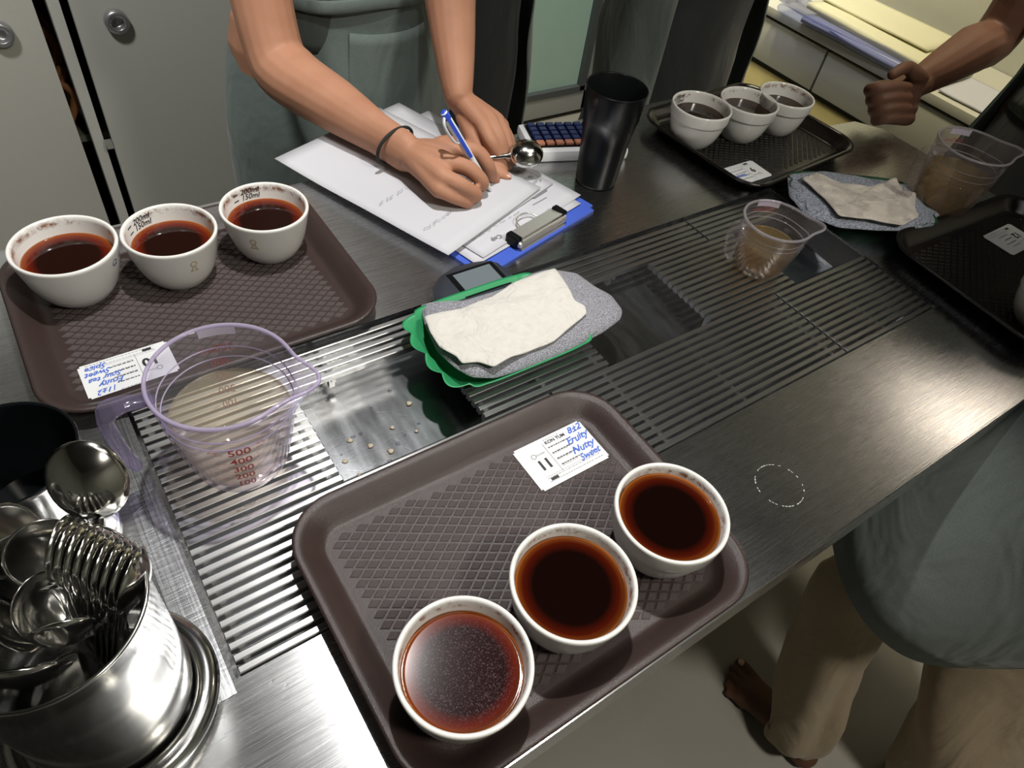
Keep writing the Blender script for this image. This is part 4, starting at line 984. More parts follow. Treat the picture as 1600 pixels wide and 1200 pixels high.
bm = bmesh.new(); tube(bm, [(0.10, 0.03, 0.012), (0.105, 0.042, 0.014), (0.118, 0.046, 0.015), (0.131, 0.042, 0.014), (0.136, 0.03, 0.012)], 0.0011, 8, sub=4); mk('wire_loop', bm, CHROME, cb, True)
def scribbles(bm, rows, fn, wd=0.0005, amp=0.0016):
    for (x0, y, x1, seed) in rows:
        rnd = random.Random(seed); x = x0
        while x < x1:
            L_w = rnd.uniform(0.006, 0.016); pts = []; k = 0; xx = x
            while xx < x + L_w: pts.append((xx, y + amp * rnd.uniform(-1, 1))); xx += rnd.uniform(0.0008, 0.0018)
            if len(pts) > 1: stroke(bm, pts, wd, fn)
            x += L_w + rnd.uniform(0.003, 0.006)
pz = TZ + 0.0042
for k, (dx, dy, rr, lab) in enumerate([(0.112, 0.165, 0.0, 'bottom white form clamped in the blue clipboard'), (0.120, 0.172, 0.04, 'middle white form on the clipboard with bold heading at its corner')]):
    c = FL + ux * dx + uy * dy; o = sheet('paper_form', (c.x, c.y, pz + k * 0.002), 0.208, 0.292, BA + rr, PAPER, 0.0008, 0.0014, seed=k + 20); tag(o, lab, 'paper')
    bm = bmesh.new(); f = lambda x, y: (x, y, 0.0034)
    scribbles(bm, [(-0.09, -0.115 + 0.014 * q, 0.0, 50 + q + 10 * k) for q in range(4)], f, 0.0006); scribbles(bm, [(0.02, -0.10 + 0.012 * q, 0.08, 90 + q + 10 * k) for q in range(9)], f, 0.0004)
    bx(bm, (0.060, -0.108, 0.0034), (0.030, 0.0022, 0.0001))
    add_text(bm, 'Cup', lambda u, v: (-0.062 - u, -0.132 - v, 0.0034), 0.010, bold=0.02)
    mk('print', bm, INKGREY, o)
# the two upper sheets
c = (Vector((0.470, 0.735, 0)))
tA = math.atan2(0.06, 0.22)
topc = at(700, 405, TZ + .009); tr_ = at(905, 298, TZ + .012); back = at(440, 259, TZ + .010)
ex_ = (tr_ - topc); ey_ = (back - topc); rza = math.atan2(ey_.y, ey_.x) - PI / 2
lx_ = 0.205; ly_ = 0.292
cc = topc + Vector((math.cos(rza), math.sin(rza), 0)) * lx_ / 2 + Vector((-math.sin(rza), math.cos(rza), 0)) * ly_ / 2
o = sheet('paper_form', (cc.x + 0.03, cc.y + 0.012, TZ + 0.0090), 0.208, 0.292, rza - 0.04, PAPER, 0.0006, 0.0018, seed=33); tag(o, 'white form with small print showing at the right of the top sheet', 'paper')
bm = bmesh.new(); f = lambda x, y: (x, y, 0.0040)
scribbles(bm, [(0.030 + 0.01 * (q % 3), -0.118 + 0.0125 * q, 0.096, 200 + q) for q in range(13)], f, 0.0005, 0.0012)
add_text(bm, 'Conversation', lambda u, v: (0.070 - u, -0.128 - v, 0.0040), 0.010); add_text(bm, '& taste', lambda u, v: (0.080 - u, -0.116 - v, 0.0040), 0.010); bx(bm, (0.082, -0.096, 0.0040), (0.020, 0.003, 0.0001), rz=0.0)
mk('print', bm, INKGREY, o)
o = sheet('blank_sheet', (cc.x, cc.y, TZ + 0.0125), lx_, ly_, rza, PAPER, 0.0006, 0.0022, seed=41); tag(o, 'top white sheet under the writing hand with one handwritten line', 'paper')
bm = bmesh.new(); f = lambda x, y: (x, y, 0.0050)
scribbles(bm, [(-0.085, -0.095, 0.075, 5), (-0.02, -0.065, 0.07, 6), (-0.085, -0.02, -0.01, 7)], f, 0.0008, 0.0020); mk('handwriting', bm, INKGREY, o)
c2 = at(672, 212, TZ + .008); o = sheet('paper_form', (c2.x - 0.015, c2.y - 0.02, TZ + 0.006), 0.12, 0.13, 0.5, PAPER, 0.0006, 0.004, seed=52); tag(o, 'small grey-lined sheet corner sticking out behind the writing wrist', 'paper')

# ------------------------------------------------------------------ black tumbler, tablet-like key tray
tb = empty('black_tumbler', (0.668, 0.650, TZ + 0.0005)); tag(tb, 'tall black plastic tumbler standing behind the clipboard', 'tumbler')
bm = bmesh.new(); lathe(bm, [(0, 0.002), (0.026, 0.002), (0.0285, 0.0), (0.0295, 0.003), (0.0335, 0.070), (0.0375, 0.098), (0.0385, 0.099), (0.0412, 0.137), (0.0420, 0.139), (0.0412, 0.1405), (0.0402, 0.139), (0.0372, 0.100), (0.0320, 0.07), (0.028, 0.006), (0, 0.005)], 14 * 4); mk('tumbler_body', bm, BLKPL, tb, True)
kt = empty('key_pad', (0.690, 0.738, TZ + 0.0005), -0.32); tag(kt, 'white-framed keypad with navy keys and an orange key row, behind the tumbler', 'keypad')
bm = bmesh.new(); bx(bm, (0, 0, 0.009), (0.155, 0.082, 0.018), bev=0.006); sharp(mk('frame', bm, WHPL, kt))
bm = bmesh.new(); bx(bm, (0, 0.002, 0.0185), (0.138, 0.064, 0.002)); mk('key_well', bm, BLKPL, kt)
for r in range(5):
    for c_ in range(9):
        bm = bmesh.new(); bx(bm, (0, 0, 0), (0.0120, 0.0105, 0.005), bev=0.0015); mk('key', bm, ORNGK if r == 0 else BLUEK, kt, False, (-0.060 + c_ * 0.015, -0.0225 + r * 0.0125, 0.0215))

# ------------------------------------------------------------------ people
def chain(bm, pts, rad, n=14, up=Vector((0, 0, 1)), sub=5): tube(bm, pts, rad, n, up, True, 0, sub)
def head(bm, c, face):
    f = Vector(face).normalized(); s = Vector((0, 0, 1)).cross(f).normalized(); u = f.cross(s)
    R_ = Matrix((s, f, u)).transposed()
    ellipsoid(bm, c, (0.074, 0.092, 0.112), R_, 24); ellipsoid(bm, c + f * 0.03 - u * 0.06, (0.052, 0.060, 0.052), R_, 16)
    tube(bm, [c + f * 0.085 + u * 0.015, c + f * 0.108 - u * 0.022], [0.007, 0.013], 8)
    for q in (-1, 1): ellipsoid(bm, c + s * 0.075 * q - u * 0.01, (0.010, 0.018, 0.030), R_, 10)
    tube(bm, [c + f * 0.088 - u * 0.058 - s * 0.022, c + f * 0.093 - u * 0.058, c + f * 0.088 - u * 0.058 + s * 0.022], [0.006, 0.008, 0.006], 8)
    return R_, f, s, u
def hair_eyes(parent, c, face, longh=False):
    f = Vector(face).normalized(); s = Vector((0, 0, 1)).cross(f).normalized(); u = f.cross(s); R_ = Matrix((s, f, u)).transposed()
    bm = bmesh.new(); ellipsoid(bm, c - f * 0.018 + u * 0.018, (0.084, 0.094, 0.112), R_, 24)
    if longh: ellipsoid(bm, c - f * 0.07 - u * 0.07, (0.07, 0.045, 0.12), R_, 20)
    else: ellipsoid(bm, c - f * 0.05 - u * 0.04, (0.07, 0.05, 0.08), R_, 20)
    mk('hair', bm, HAIR, parent, True)
    for q in (-1, 1):
        bm = bmesh.new(); ellipsoid(bm, c + f * 0.083 + s * 0.030 * q + u * 0.006, (0.012, 0.008, 0.007), R_, 12); mk('eye', bm, simple('eye_%d' % q, (0.05, 0.04, 0.035), 0.1), parent, True)
def loft(name, rows, mat, parent, a0=0.0, a1=2 * PI, n=72, fold=0.006, ff=7.0, seed=0.0, thick=0.003, caps=False):
    """cloth shell: rows of (centre, ru, rv, udir) ; angle range a0..a1 measured from udir"""
    bm = bmesh.new(); G_ = []; closed = abs((a1 - a0) - 2 * PI) < 1e-3
    Q = []
    for i in range(len(rows) - 1):
        for k in range(6):
            t = k / 6; A, B = rows[i], rows[i + 1]; Q.append((A[0].lerp(B[0], t), A[1] + (B[1] - A[1]) * t, A[2] + (B[2] - A[2]) * t))
    Q.append(rows[-1][:3])
    m = n if closed else n + 1
    nq = len(Q)
    for qi, (c, ru, rv) in enumerate(Q):
        row = []
        d = (Q[min(qi + 1, nq - 1)][0] - Q[max(qi - 1, 0)][0]).normalized(); u, v = frame(d, UX)
        for k in range(m):
            a = a0 + (a1 - a0) * k / n; s = 1 + fold / max(ru, .05) * (math.sin(a * ff + seed + 1.5 * n3(c.x, c.y, c.z, 4)) * 0.5 + 2.2 * n3(math.cos(a) * 1.3, math.sin(a) * 1.3 + seed, c.z * 5.5)) * (0.6 + 0.9 * qi / nq)
            row.append(bm.verts.new(c + u * (ru * s * math.cos(a)) + v * (rv * s * math.sin(a))))
        G_.append(row)
    for A, B in zip(G_, G_[1:]):
        for k in range(m if closed else m - 1): bm.faces.new((A[k], A[(k + 1) % m], B[(k + 1) % m], B[k]))
    o = mk(name, bm, mat, parent, True); s_ = o.modifiers.new('sol', 'SOLIDIFY'); s_.thickness = thick; s_.offset = 0
    return o
UX = Vector((1, 0, 0))
V = Vector

# --- person 1: writes on the papers
p1 = empty('person', (0.50, 1.16, 0)); tag(p1, 'person with bare forearms and a grey-green apron bending over and writing with a blue pen', 'person')
bm = bmesh.new()
def legs(bm, cx, cy, fwd=(0, -1, 0), gap=0.09, foot=0.13, zh=0.92, sc=1.0):
    f = V(fwd).normalized(); s = V((f.y, -f.x, 0))
    for q in (-1, 1):
        a = V((cx, cy, 0)) + s * gap * q
        chain(bm, [a + V((0, 0, zh)), a + V((0, 0, 0.72)), a + f * 0.01 + V((0, 0, 0.50)), a + V((0, 0, 0.33)), a + V((0, 0, 0.10))], [0.085, 0.072, 0.052, 0.050, 0.036])
        chain(bm, [a - f * 0.045 + V((0, 0, 0.035)), a + f * 0.04 + V((0, 0, 0.045)), a + f * 0.12 + V((0, 0, 0.026)), a + f * 0.17 + V((0, 0, 0.018))], [0.032, 0.036, (0.024, 0.040), (0.015, 0.032)])
legs(bm, 0.50, 1.17)
chain(bm, [V((0.50, 1.17, 0.90)), V((0.50, 1.16, 1.02)), V((0.50, 1.17, 1.18)), V((0.49, 1.17, 1.32))], [(0.10, 0.145), (0.09, 0.125), (0.09, 0.135), (0.07, 0.150)], 20, up=V((0, 1, 0)))
chain(bm, [V((0.49, 1.17, 1.34)), V((0.49, 1.16, 1.48))], [0.052, 0.045])
hc1 = V((0.49, 1.14, 1.58)); head(bm, hc1, (0, -0.75, -0.65))
W1 = at(634, 238, TZ + .046); E1 = V((0.335, 1.005, 0.962)); S1 = V((0.325, 1.10, 1.27))
chain(bm, [S1 + V((0.08, 0, 0.03)), S1, S1.lerp(E1, 0.5) + V((0.006, 0, 0)), E1 + V((0.002, 0, 0.025)), E1.lerp(W1, 0.14), E1.lerp(W1, 0.5), E1.lerp(W1, 0.8), W1], [0.055, 0.052, 0.042, 0.041, 0.043, 0.036, (0.024, 0.028), (0.020, 0.0275)], 18)
# right hand
def J(x, y, z): return at(x, y, TZ + z)
Kn = [J(703, 236, .060), J(700, 254, .060), J(692, 276, .053), J(686, 296, .040)]
PAL = [W1, J(655, 256, .050)]
for kp, r in zip(Kn, (.0125, .0130, .0125, .0115)):
    chain(bm, [W1.lerp(kp, 0.05), W1.lerp(kp, 0.5) + V((0, 0, 0.003)), kp], [0.0165, 0.0145, r], 12)
chain(bm, [W1.lerp(J(668, 262, .034), .2), J(668, 262, .034), J(684, 276, .032)], [(0.016, 0.022), (0.020, 0.024), (0.014, 0.018)], 12)
fing = [
    ([Kn[0], J(743, 236, .060), J(763, 259, .043), J(768, 277, .022)], [.0118, .0108, .0092, .0076]),
    ([Kn[1], J(730, 262, .056), J(754, 285, .036), J(746, 294, .018)], [.0120, .0110, .0095, .0078]),
    ([Kn[2], J(718, 288, .048), J(744, 305, .029), J(733, 309, .014)], [.0115, .0104, .0092, .0076]),
    ([Kn[3], J(708, 307, .033), J(731, 317, .021), J(722, 320, .011)], [.0104, .0092, .0082, .0068]),
    ([J(672, 240, .040), J(700, 226, .036), J(736, 244, .034), J(766, 270, .024), J(774, 280, .018)], [.0150, .0135, .0110, .0092, .0072])]
for P_, R_ in fing: chain(bm, P_, R_, 12, sub=4)
chain(bm, [J(680, 246, .046), J(708, 240, .050), J(722, 240, .050)], [.0160, .0150, .0120], 12)
# left arm and hand
W2 = at(716, 152, TZ + .080); E2 = V((0.600, 0.985, 1.10)); S2 = V((0.640, 1.09, 1.33))
chain(bm, [S2 + V((-.08, 0, 0.02)), S2, S2.lerp(E2, .5), E2, E2.lerp(W2, .3), E2.lerp(W2, .7), W2], [0.055, 0.050, 0.040, 0.036, 0.038, 0.029, (0.019, 0.0245)], 16)
K2 = [J(752, 192, .066), J(765, 186, .066), J(777, 188, .058), J(784, 196, .048)]
for kp in K2: chain(bm, [W2.lerp(kp, .05), W2.lerp(kp, .5), kp], [.0155, .0135, .0110], 12)
chain(bm, [W2, J(735, 185, .050), J(760, 205, .045)], [(0.016, 0.020), (0.016, 0.022), (0.012, 0.018)], 12)
fing2 = [
    ([K2[0], J(766, 219, .056), J(779, 243, .036), J(791, 262, .018)], [.0105, .0095, .0082, .0068]),
    ([K2[1], J(779, 212, .056), J(788, 238, .036), J(797, 255, .020)], [.0108, .0098, .0084, .0068]),
    ([K2[2], J(789, 212, .048), J(795, 236, .032), J(801, 250, .020)], [.0102, .0092, .0080, .0066]),
    ([K2[3], J(795, 216, .040), J(799, 236, .028), J(804, 247, .020)], [.0090, .0082, .0072, .0060]),
    ([J(726, 182, .060), J(744, 222, .042), J(767, 256, .024), J(791, 277, .015)], [.0135, .0120, .0100, .0076])]
for P_, R_ in fing2: chain(bm, P_, R_, 12, sub=4)
remesh('body', bm, 0.0026, SKIN, p1, smooth=3)
hair_eyes(p1, hc1, (0, -0.75, -0.65), True)
for q, (a, b, r) in enumerate([(fing2[4][0][-1], fing2[4][0][-2], .0058), (fing2[0][0][-1], fing2[0][0][-2], .0052), (fing[0][0][-1], fing[0][0][-2], .0055)]):
    d_ = (a - b).normalized(); up_ = V((0, 0, 1)); up_ = (up_ - d_ * up_.dot(d_)).normalized()
    bm = bmesh.new(); ellipsoid(bm, a + up_ * 0.0052 + d_ * 0.001, (r, r * 0.75, 0.0016), Matrix((d_, d_.cross(up_), up_)).transposed(), 12); mk('fingernail', bm, NAIL, p1, True)
# hair tie
d_ = (W1 - E1).normalized(); c_ = W1 - d_ * 0.020; u_, v_ = frame(d_, V((0, 0, 1)))
bm = bmesh.new(); tube(bm, [c_ + u_ * (0.0262 * math.cos(2 * PI * k / 32)) + v_ * (0.0310 * math.sin(2 * PI * k / 32)) + d_ * 0.004 * math.cos(2 * PI * k / 32) for k in range(33)], 0.0022, 8, cap=False)
o = mk('hair_tie', bm, BAND, p1, True); o['label'] = 'black elastic hair tie on the wrist'
loft('shirt', [(V((0.49, 1.17, 1.38)), 0.155, 0.105), (V((0.50, 1.16, 1.20)), 0.150, 0.115), (V((0.50, 1.15, 1.05)), 0.145, 0.120), (V((0.50, 1.16, 0.96)), 0.160, 0.125)], SHIRT, p1, fold=0.004)
for q, (S_, E_) in enumerate(((S1, E1), (S2, E2))): loft('sleeve', [(S_ + V((0, 0, 0.02)), 0.066, 0.066), (S_.lerp(E_, 0.42), 0.058, 0.058)], SHIRT, p1, fold=0.003, n=32)
loft('trousers', [(V((0.50, 1.17, 0.96)), 0.158, 0.118), (V((0.50, 1.17, 0.80)), 0.168, 0.12), (V((0.50, 1.17, 0.40)), 0.17, 0.10), (V((0.50, 1.17, 0.12)), 0.165, 0.09)], DARKTR, p1, fold=0.004)
loft('apron', [(V((0.50, 1.13, 1.20)), 0.150, 0.130), (V((0.51, 1.15, 1.08)), 0.150, 0.138), (V((0.51, 1.16, 0.99)), 0.160, 0.150), (V((0.515, 1.17, 0.90)), 0.182, 0.165), (V((0.515, 1.18, 0.78)), 0.198, 0.180), (V((0.515, 1.18, 0.52)), 0.215, 0.185)], APRON, p1, -0.35 - 0.0, PI + 0.35, fold=0.010, ff=4.0, seed=2.0)
# apron pocket with stitched edge
loft('apron_pocket', [(V((0.525, 1.155, 1.000)), 0.135, 0.158), (V((0.53, 1.165, 0.90)), 0.160, 0.172), (V((0.53, 1.175, 0.80)), 0.170, 0.186)], APRON, p1, PI * 0.36, PI * 0.66, fold=0.004, ff=4.0, seed=2.0, thick=0.002)
tube_pts = [V((0.51 + 0.158 * math.cos(a), 1.155 - 0.146 * math.sin(a), 1.022 + 0.004 * math.sin(5 * a))) for a in [PI * (-0.05 + 1.1 * k / 30) for k in range(31)]]
bm = bmesh.new(); tube(bm, tube_pts, [(0.010, 0.003)] * 31, 8); mk('waist_tie', bm, APRON, p1, True)

# pen in the right hand
nib = at(769, 302, TZ + .012); ptop = at(693, 175, TZ + .128); dd = (ptop - nib).normalized(); PL = (ptop - nib).length
pen = empty('pen', nib); tag(pen, 'white and blue ballpoint pen held in the writing hand', 'pen')
yy_ = (-FWD + dd * FWD.dot(dd)).normalized(); Q_ = Matrix((yy_.cross(dd), yy_, dd)).transposed().to_quaternion(); pen.rotation_mode = 'QUATERNION'; pen.rotation_quaternion = Q_
bm = bmesh.new(); lathe(bm, [(0, 0.0), (0.0008, 0.001), (0.0025, 0.010), (0.0044, 0.018), (0.0046, PL * 0.5)], 16); mk('barrel', bm, WHPL, pen, True)
bm = bmesh.new(); lathe(bm, [(0.0046, PL * 0.5), (0.0050, PL * 0.52), (0.0050, PL - 0.003), (0.0040, PL), (0, PL)], 16); mk('upper_barrel', bm, WHPL, pen, True)
bm = bmesh.new(); bx(bm, (0.0, 0.0046, PL * 0.74), (0.0045, 0.0020, PL * 0.5)); lathe(bm, [(0.0052, PL - 0.010), (0.0054, PL - 0.004), (0.0036, PL + 0.001), (0, PL + 0.001)], 16); mk('blue_stripe', bm, PENBL, pen)
bm = bmesh.new(); tube(bm, [(0.003, 0.003, PL - 0.004), (0.0095, 0.0075, PL - 0.012), (0.0095, 0.0075, PL - 0.034), (0.005, 0.0045, PL - 0.043)], [(0.0012, 0.0022)] * 4, 8, sub=4); mk('clip', bm, WHPL, pen, True)
# spoon in the left hand
ps = at(823, 240, TZ + .045); tipp = at(775, 250, TZ + .040)
o = spoon(ps, ps - tipp + V((0.0, -0.01, 0.0)), FWD, 'shiny round spoon held in the left hand over the papers', None, 1.08); o['group'] = 'spoon in hand'

# --- standing figures behind the counter
def stander(cx, cy, face, label, apron, rx=0.165, trim=0.0, seedv=0.0, zl=0.45, skinm=SKIN):
    p = empty('person', (cx, cy, 0)); tag(p, label, 'person')
    f = V(face).normalized(); s = V((f.y, -f.x, 0)); c = V((cx, cy, 0))
    bm = bmesh.new(); legs(bm, cx, cy, face)
    chain(bm, [c + V((0, 0, 0.90)), c + V((0, 0, 1.05)), c + V((0, 0, 1.25)), c + V((0, 0, 1.38))], [(0.09, 0.135), (0.085, 0.12), (0.09, 0.14), (0.065, 0.150)], 18, up=f)
    chain(bm, [c + V((0, 0, 1.40)), c + V((0, 0, 1.52)) + f * 0.02], [0.052, 0.047]); hc = c + V((0, 0, 1.62)) + f * 0.035; head(bm, hc, (f.x, f.y, -0.25))
    for q in (-1, 1):   # arms folded behind the back
        a = c + s * 0.19 * q + V((0, 0, 1.36)); e = a - f * 0.06 + s * 0.02 * q - V((0, 0, 0.28)); h = c - f * 0.155 + s * 0.06 * q + V((0, 0, 0.95))
        chain(bm, [a - s * 0.05 * q, a, a.lerp(e, .5), e, e.lerp(h, .5), h], [0.05, 0.048, 0.042, 0.038, 0.034, 0.024], 14)
        chain(bm, [h, h - s * 0.05 * q - V((0, 0, 0.025))], [(0.014, 0.030), (0.012, 0.034)], 12)
        for g in range(4):
            b = h - s * 0.055 * q - V((0, 0, 0.008 + 0.015 * g)); chain(bm, [b, b - s * (0.045 - 0.004 * abs(g - 1)) * q - V((0, 0, .02))], [0.009, 0.007], 8)
        chain(bm, [h - f * 0.005, h - s * 0.03 * q + V((0, 0, 0.02)), h - s * 0.055 * q + V((0, 0, 0.018))], [0.013, 0.010, 0.008], 8)
    remesh('body', bm, 0.006, skinm, p, smooth=3); hair_eyes(p, hc, (f.x, f.y, -0.25))
    global UX
    old = UX; UX = s.copy()
    sg = -1 if UX.cross(V((0, 0, 1))).dot(f) > 0 else 1
    loft('shirt', [(c + V((0, 0, 1.43)), 0.17, 0.10), (c + V((0, 0, 1.25)), 0.168, 0.118), (c + V((0, 0, 1.08)), 0.155, 0.115), (c + V((0, 0, 0.93)), 0.17, 0.122)], SHIRT, p, fold=0.005)
    loft('trousers', [(c + V((0, 0, 0.97)), 0.165, 0.118), (c + V((0, 0, 0.75)), 0.175, 0.12), (c + V((0, 0, 0.40)), 0.175, 0.10), (c + V((0, 0, 0.10)), 0.17, 0.09)], DARKTR, p, fold=0.005)
    a0, a1 = (-0.75, PI + 0.75)
    k_ = rx / 0.165
    loft('apron', [(c + V((0, 0, 1.30)), 0.12 * k_, 0.135), (c + V((0, 0, 1.12)), 0.168 * k_, 0.132), (c + V((0, 0, 1.02)), 0.172 * k_, 0.135), (c + V((0, 0, 0.85)), 0.190 * k_, 0.150), (c + V((0, 0, 0.65)), 0.198 * k_, 0.158), (c + V((0, 0, zl)), 0.205 * k_, 0.162)], apron, p, a0, a1, fold=0.010, ff=3.5, seed=seedv)
    loft('apron_pocket', [(c + V((0, 0, 0.93)), 0.186 * k_, 0.150), (c + V((0, 0, 0.82)), 0.196 * k_, 0.158), (c + V((0, 0, 0.72)), 0.200 * k_, 0.163)], apron, p, PI * 0.30, PI * 0.70, fold=0.008, ff=3.5, seed=seedv, thick=0.002)
    UX = old
    return p
LIFTAP = fabric('lifted_grey_green_apron', (0.16, 0.185, 0.165), fold=0.45)  # same apron as the writer's, colour raised to make up for its shade
MIDAP = fabric('dusty_grey_apron', (0.13, 0.15, 0.14), fold=0.45)
stander(0.87, 1.40, (0, -1, 0), 'person in a shaded grey-green apron standing just behind the writing person, by the glass door', LIFTAP, 0.175, seedv=1.0)
stander(1.40, 1.20, (0, -1, 0), 'person in a wide grey-green apron standing behind the three bowls of the dark tray', MIDAP, 0.185, seedv=4.0)

# --- person 4: fist on the counter corner, body at the right edge of the frame
p4 = empty('person', (1.60, 0.42, 0)); tag(p4, 'person at the far right end of the counter resting a fist on its corner', 'person')
bm = bmesh.new(); c = V((1.62, 0.36, 0)); legs(bm, 1.62, 0.36, (-1, 0, 0))
chain(bm, [c + V((0, 0, 0.90)), c + V((0, 0, 1.05)), c + V((-0.02, 0, 1.25)), c + V((-0.04, 0, 1.38))], [(0.09, 0.135), (0.085, 0.12), (0.09, 0.14), (0.065, 0.150)], 18, up=V((1, 0, 0)))
chain(bm, [c + V((-0.05, 0, 1.40)), c + V((-0.09, 0, 1.52))], [0.052, 0.047]); hc4 = c + V((-0.12, 0, 1.62)); head(bm, hc4, (-1, 0, -0.35))
F4 = V((1.262, 0.585, TZ + 0.040)); W4 = at(1435, 128, TZ + .062); E4 = at(1560, 52, TZ + .115); S4 = V((1.60, 0.60, 1.33))
chain(bm, [c + V((-0.04, 0.12, 1.36)), S4, S4.lerp(E4, .5), E4, E4.lerp(W4, .35), E4.lerp(W4, .75), W4], [0.05, 0.052, 0.046, 0.042, 0.043, 0.033, (0.022, 0.028)], 16)
chain(bm, [c + V((-0.04, -0.14, 1.36)), c + V((-0.02, -0.20, 1.33)), c + V((0.02, -0.23, 1.08)), c + V((-0.05, -0.18, 0.86))], [0.05, 0.05, 0.040, 0.026], 14)
hh = c + V((-0.05, -0.18, 0.86))
for g in range(4): chain(bm, [hh, hh + V((-0.022 + g * .015, 0, -.06)), hh + V((-0.03 + g * .02, 0.004, -.115 + .006 * abs(g - 1))), hh + V((-0.03 + g * .02, 0.02, -.15 + .008 * abs(g - 1)))], [.017, .013, .0095, .0075], 10)
chain(bm, [hh, hh + V((-0.035, 0.01, -.04)), hh + V((-0.05, 0.02, -.08))], [.014, .011, .008], 10)
# fist: four curled fingers facing the camera side, thumb folded over the index finger
chain(bm, [W4, F4 + V((0.020, 0.008, 0.012)), F4 + V((0.002, 0.010, 0.0))], [(0.024, 0.027), (0.024, 0.028), (0.020, 0.028)], 14)
def K(x, y, z, o=0.0): return at(x, y, TZ + z) - FWD * o
for g, (ky, kz, r) in enumerate([(142, .066, .0102), (158, .052, .0105), (174, .038, .0100), (189, .024, .0090)]):
    chain(bm, [K(1430 - 4 * g, ky - 4, kz), K(1385, ky - 6, kz, 0.0), K(1358 + 3 * g, ky, kz, 0.004), K(1362 + 3 * g, ky + 4, kz, 0.020), K(1385, ky + 4, kz, 0.028), K(1406, ky + 4, kz, 0.024)], [.013, .0125, r * 1.1, r, r * .95, r * .85], 12, sub=5)
chain(bm, [K(1436, 124, .078, 0.004), K(1420, 122, .080, 0.018), K(1405, 118, .080, 0.030), K(1392, 122, .076, 0.036), K(1378, 130, .070, 0.034)], [.0145, .0135, .0112, .0104, .0088], 12, sub=5)
remesh('body', bm, 0.0027, SKIN_SHADE, p4, smooth=2); hair_eyes(p4, hc4, (-1, 0, -0.35))
UX = V((0, 1, 0))
loft('shirt', [(c + V((-0.05, 0, 1.43)), 0.17, 0.10), (c + V((-0.02, 0, 1.25)), 0.168, 0.118), (c + V((0, 0, 1.08)), 0.155, 0.115), (c + V((0, 0, 0.93)), 0.17, 0.122)], SHIRT, p4, fold=0.005)
loft('sleeve', [(S4 + V((0, 0, .02)), 0.066, 0.066), (S4.lerp(E4, 0.4), 0.06, 0.06)], SHIRT, p4, fold=0.003, n=32)
loft('trousers', [(c + V((0, 0, 0.97)), 0.165, 0.118), (c + V((0, 0, 0.75)), 0.175, 0.12), (c + V((0, 0, 0.40)), 0.175, 0.10), (c + V((0, 0, 0.10)), 0.17, 0.09)], DARKTR, p4, fold=0.005)
loft('apron', [(c + V((-0.02, 0, 1.32)), 0.13, 0.135), (c + V((-0.01, 0, 1.12)), 0.170, 0.135), (c + V((0, 0, 0.98)), 0.180, 0.150), (c + V((0, 0, 0.80)), 0.20, 0.165), (c + V((0, 0, 0.45)), 0.21, 0.172)], APRON_B, p4, -0.4, PI + 0.4, fold=0.010, ff=3.5, seed=3.0)

# --- person 5: near right, khaki trousers, bare foot
p5 = empty('person', (1.0, -0.12, 0)); tag(p5, 'barefoot person in khaki trousers and long apron at the near right', 'person')
bm = bmesh.new(); c = V((1.03, -0.14, 0)); fw = V((0.30, 0.95, 0)).normalized(); sd = V((fw.y, -fw.x, 0))
LA = [V((0.955, -0.08, 0.90)), V((0.905, 0.0, 0.66)), V((0.872, 0.045, 0.45)), V((0.858, 0.01, 0.28)), V((0.842, -0.055, 0.085))]
LB = [V((1.10, -0.15, 0.90)), V((1.09, -0.14, 0.66)), V((1.04, -0.14, 0.45)), V((1.03, -0.20, 0.28)), V((1.02, -0.28, 0.085))]
for Lg in (LA, LB): chain(bm, Lg, [0.085, 0.070, 0.054, 0.050, 0.034])
def barefoot(bm, ank, dirv, L=0.205, side=1):
    f = V(dirv).normalized(); s = V((f.y, -f.x, 0)) * side
    a = V((ank.x, ank.y, 0))
    chain(bm, [a - f * 0.045 + V((0, 0, 0.028)), a + V((0, 0, 0.045)), a + f * 0.05 + V((0, 0, 0.036)), a + f * 0.10 + V((0, 0, 0.022))], [(0.027, 0.029), (0.036, 0.030), (0.028, 0.034), (0.018, 0.040)], 16, up=V((0, 0, 1)))
    for g, (o_, l_, r_) in enumerate([(0.030, 0.060, .0135), (0.0095, 0.062, .0095), (-0.006, 0.054, .0090), (-0.020, 0.044, .0085), (-0.033, 0.032, .0080)]):
        b = a + f * 0.085 + s * o_ * 0.9; chain(bm, [b + V((0, 0, .016)), b + f * l_ * .6 + s * o_ * .12 + V((0, 0, .017)), b + f * l_ + s * o_ * .2 + V((0, 0, .010))], [r_ * 1.15, r_ * .9, r_], 10, sub=4)
    return a, f, s
fa, ff_, fs = barefoot(bm, V((0.842, -0.050, 0)), (-0.02, 1, 0), side=1)
barefoot(bm, V((1.03, -0.27, 0)), (1.0, 0.35, 0), side=-1)
chain(bm, [c + V((0, 0, 0.90)), c + V((0, 0, 1.05)), c + V((0, 0, 1.25)), c + V((0, 0, 1.38))], [(0.09, 0.135), (0.085, 0.12), (0.09, 0.14), (0.065, 0.150)], 18, up=fw)
chain(bm, [c + V((0, 0, 1.40)), c + V((0, 0, 1.52))], [0.052, 0.047]); hc5 = c + V((0, 0, 1.62)) + fw * 0.03; head(bm, hc5, (fw.x, fw.y, -0.3))
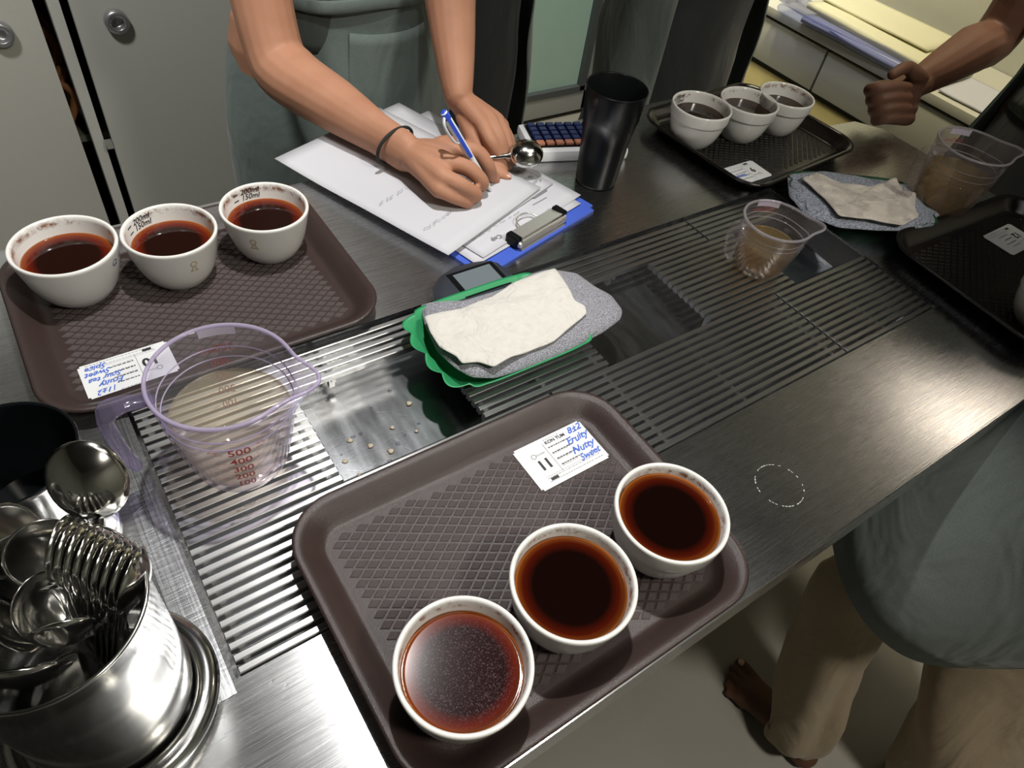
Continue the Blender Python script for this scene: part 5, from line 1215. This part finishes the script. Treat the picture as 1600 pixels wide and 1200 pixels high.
for q in (-1, 1):
    a = c + sd * 0.19 * q + V((0, 0, 1.36)); e = a - fw * 0.06 - V((0, 0, 0.28)); h = c - fw * 0.155 + sd * 0.06 * q + V((0, 0, 0.95))
    chain(bm, [a - sd * 0.05 * q, a, a.lerp(e, .5), e, e.lerp(h, .5), h], [0.05, 0.048, 0.042, 0.038, 0.034, 0.024], 14)
    for g in range(4):
        b = h - sd * 0.03 * q - V((0, 0, 0.015 * g - .02)); chain(bm, [h, b, b - sd * 0.055 * q - V((0, 0, .02))], [.016, .011, 0.007], 8)
    chain(bm, [h, h - sd * 0.03 * q + V((0, 0, 0.03)), h - sd * 0.055 * q + V((0, 0, 0.035))], [0.013, 0.010, 0.008], 8)
remesh('body', bm, 0.0042, SKIN_SHADE, p5, smooth=2); hair_eyes(p5, hc5, (fw.x, fw.y, -0.3))
bm = bmesh.new(); ellipsoid(bm, fa + ff_ * 0.146 + fs * 0.030 + V((0, 0, 0.0225)), (0.0075, 0.0085, 0.002), None, 10); mk('toenail', bm, NAIL, p5, True)
UX = V((1, 0, 0))
loft('trouser_leg', [(LA[0], 0.100, 0.095), (LA[1], 0.078, 0.080), (LA[2], 0.060, 0.066), (LA[3], 0.058, 0.064), (LA[4] + V((0.004, -0.004, -0.005)), 0.056, 0.062), (LA[4] + V((0.004, -0.004, -0.035)), 0.050, 0.056)], KHAKI, p5, fold=0.009, ff=2, seed=1.0)
loft('trouser_leg', [(LB[0], 0.115, 0.110), (LB[1], 0.110, 0.110), (LB[2], 0.108, 0.108), (LB[3], 0.102, 0.105), (LB[4] + V((0, 0, -0.02)), 0.085, 0.092)], KHAKI, p5, fold=0.010, ff=2, seed=2.0)
UX = sd.copy()
loft('shirt', [(c + V((0, 0, 1.43)), 0.17, 0.10), (c + V((0, 0, 1.25)), 0.168, 0.118), (c + V((0, 0, 1.08)), 0.155, 0.115), (c + V((0, 0, 0.93)), 0.17, 0.122)], SHIRT, p5, fold=0.005)
loft('apron', [(c + V((0, 0, 1.30)), 0.13, 0.140), (c + V((0, 0, 1.12)), 0.172, 0.140), (c + V((-.02, 0.01, 1.00)), 0.190, 0.165), (c + V((-.055, 0.06, 0.82)), 0.215, 0.172), (c + V((-.105, 0.185, 0.59)), 0.235, 0.190)], MIDAP, p5, -PI - 1.2, 0.3, fold=0.008, ff=2.5, seed=5.0)
UX = V((1, 0, 0))
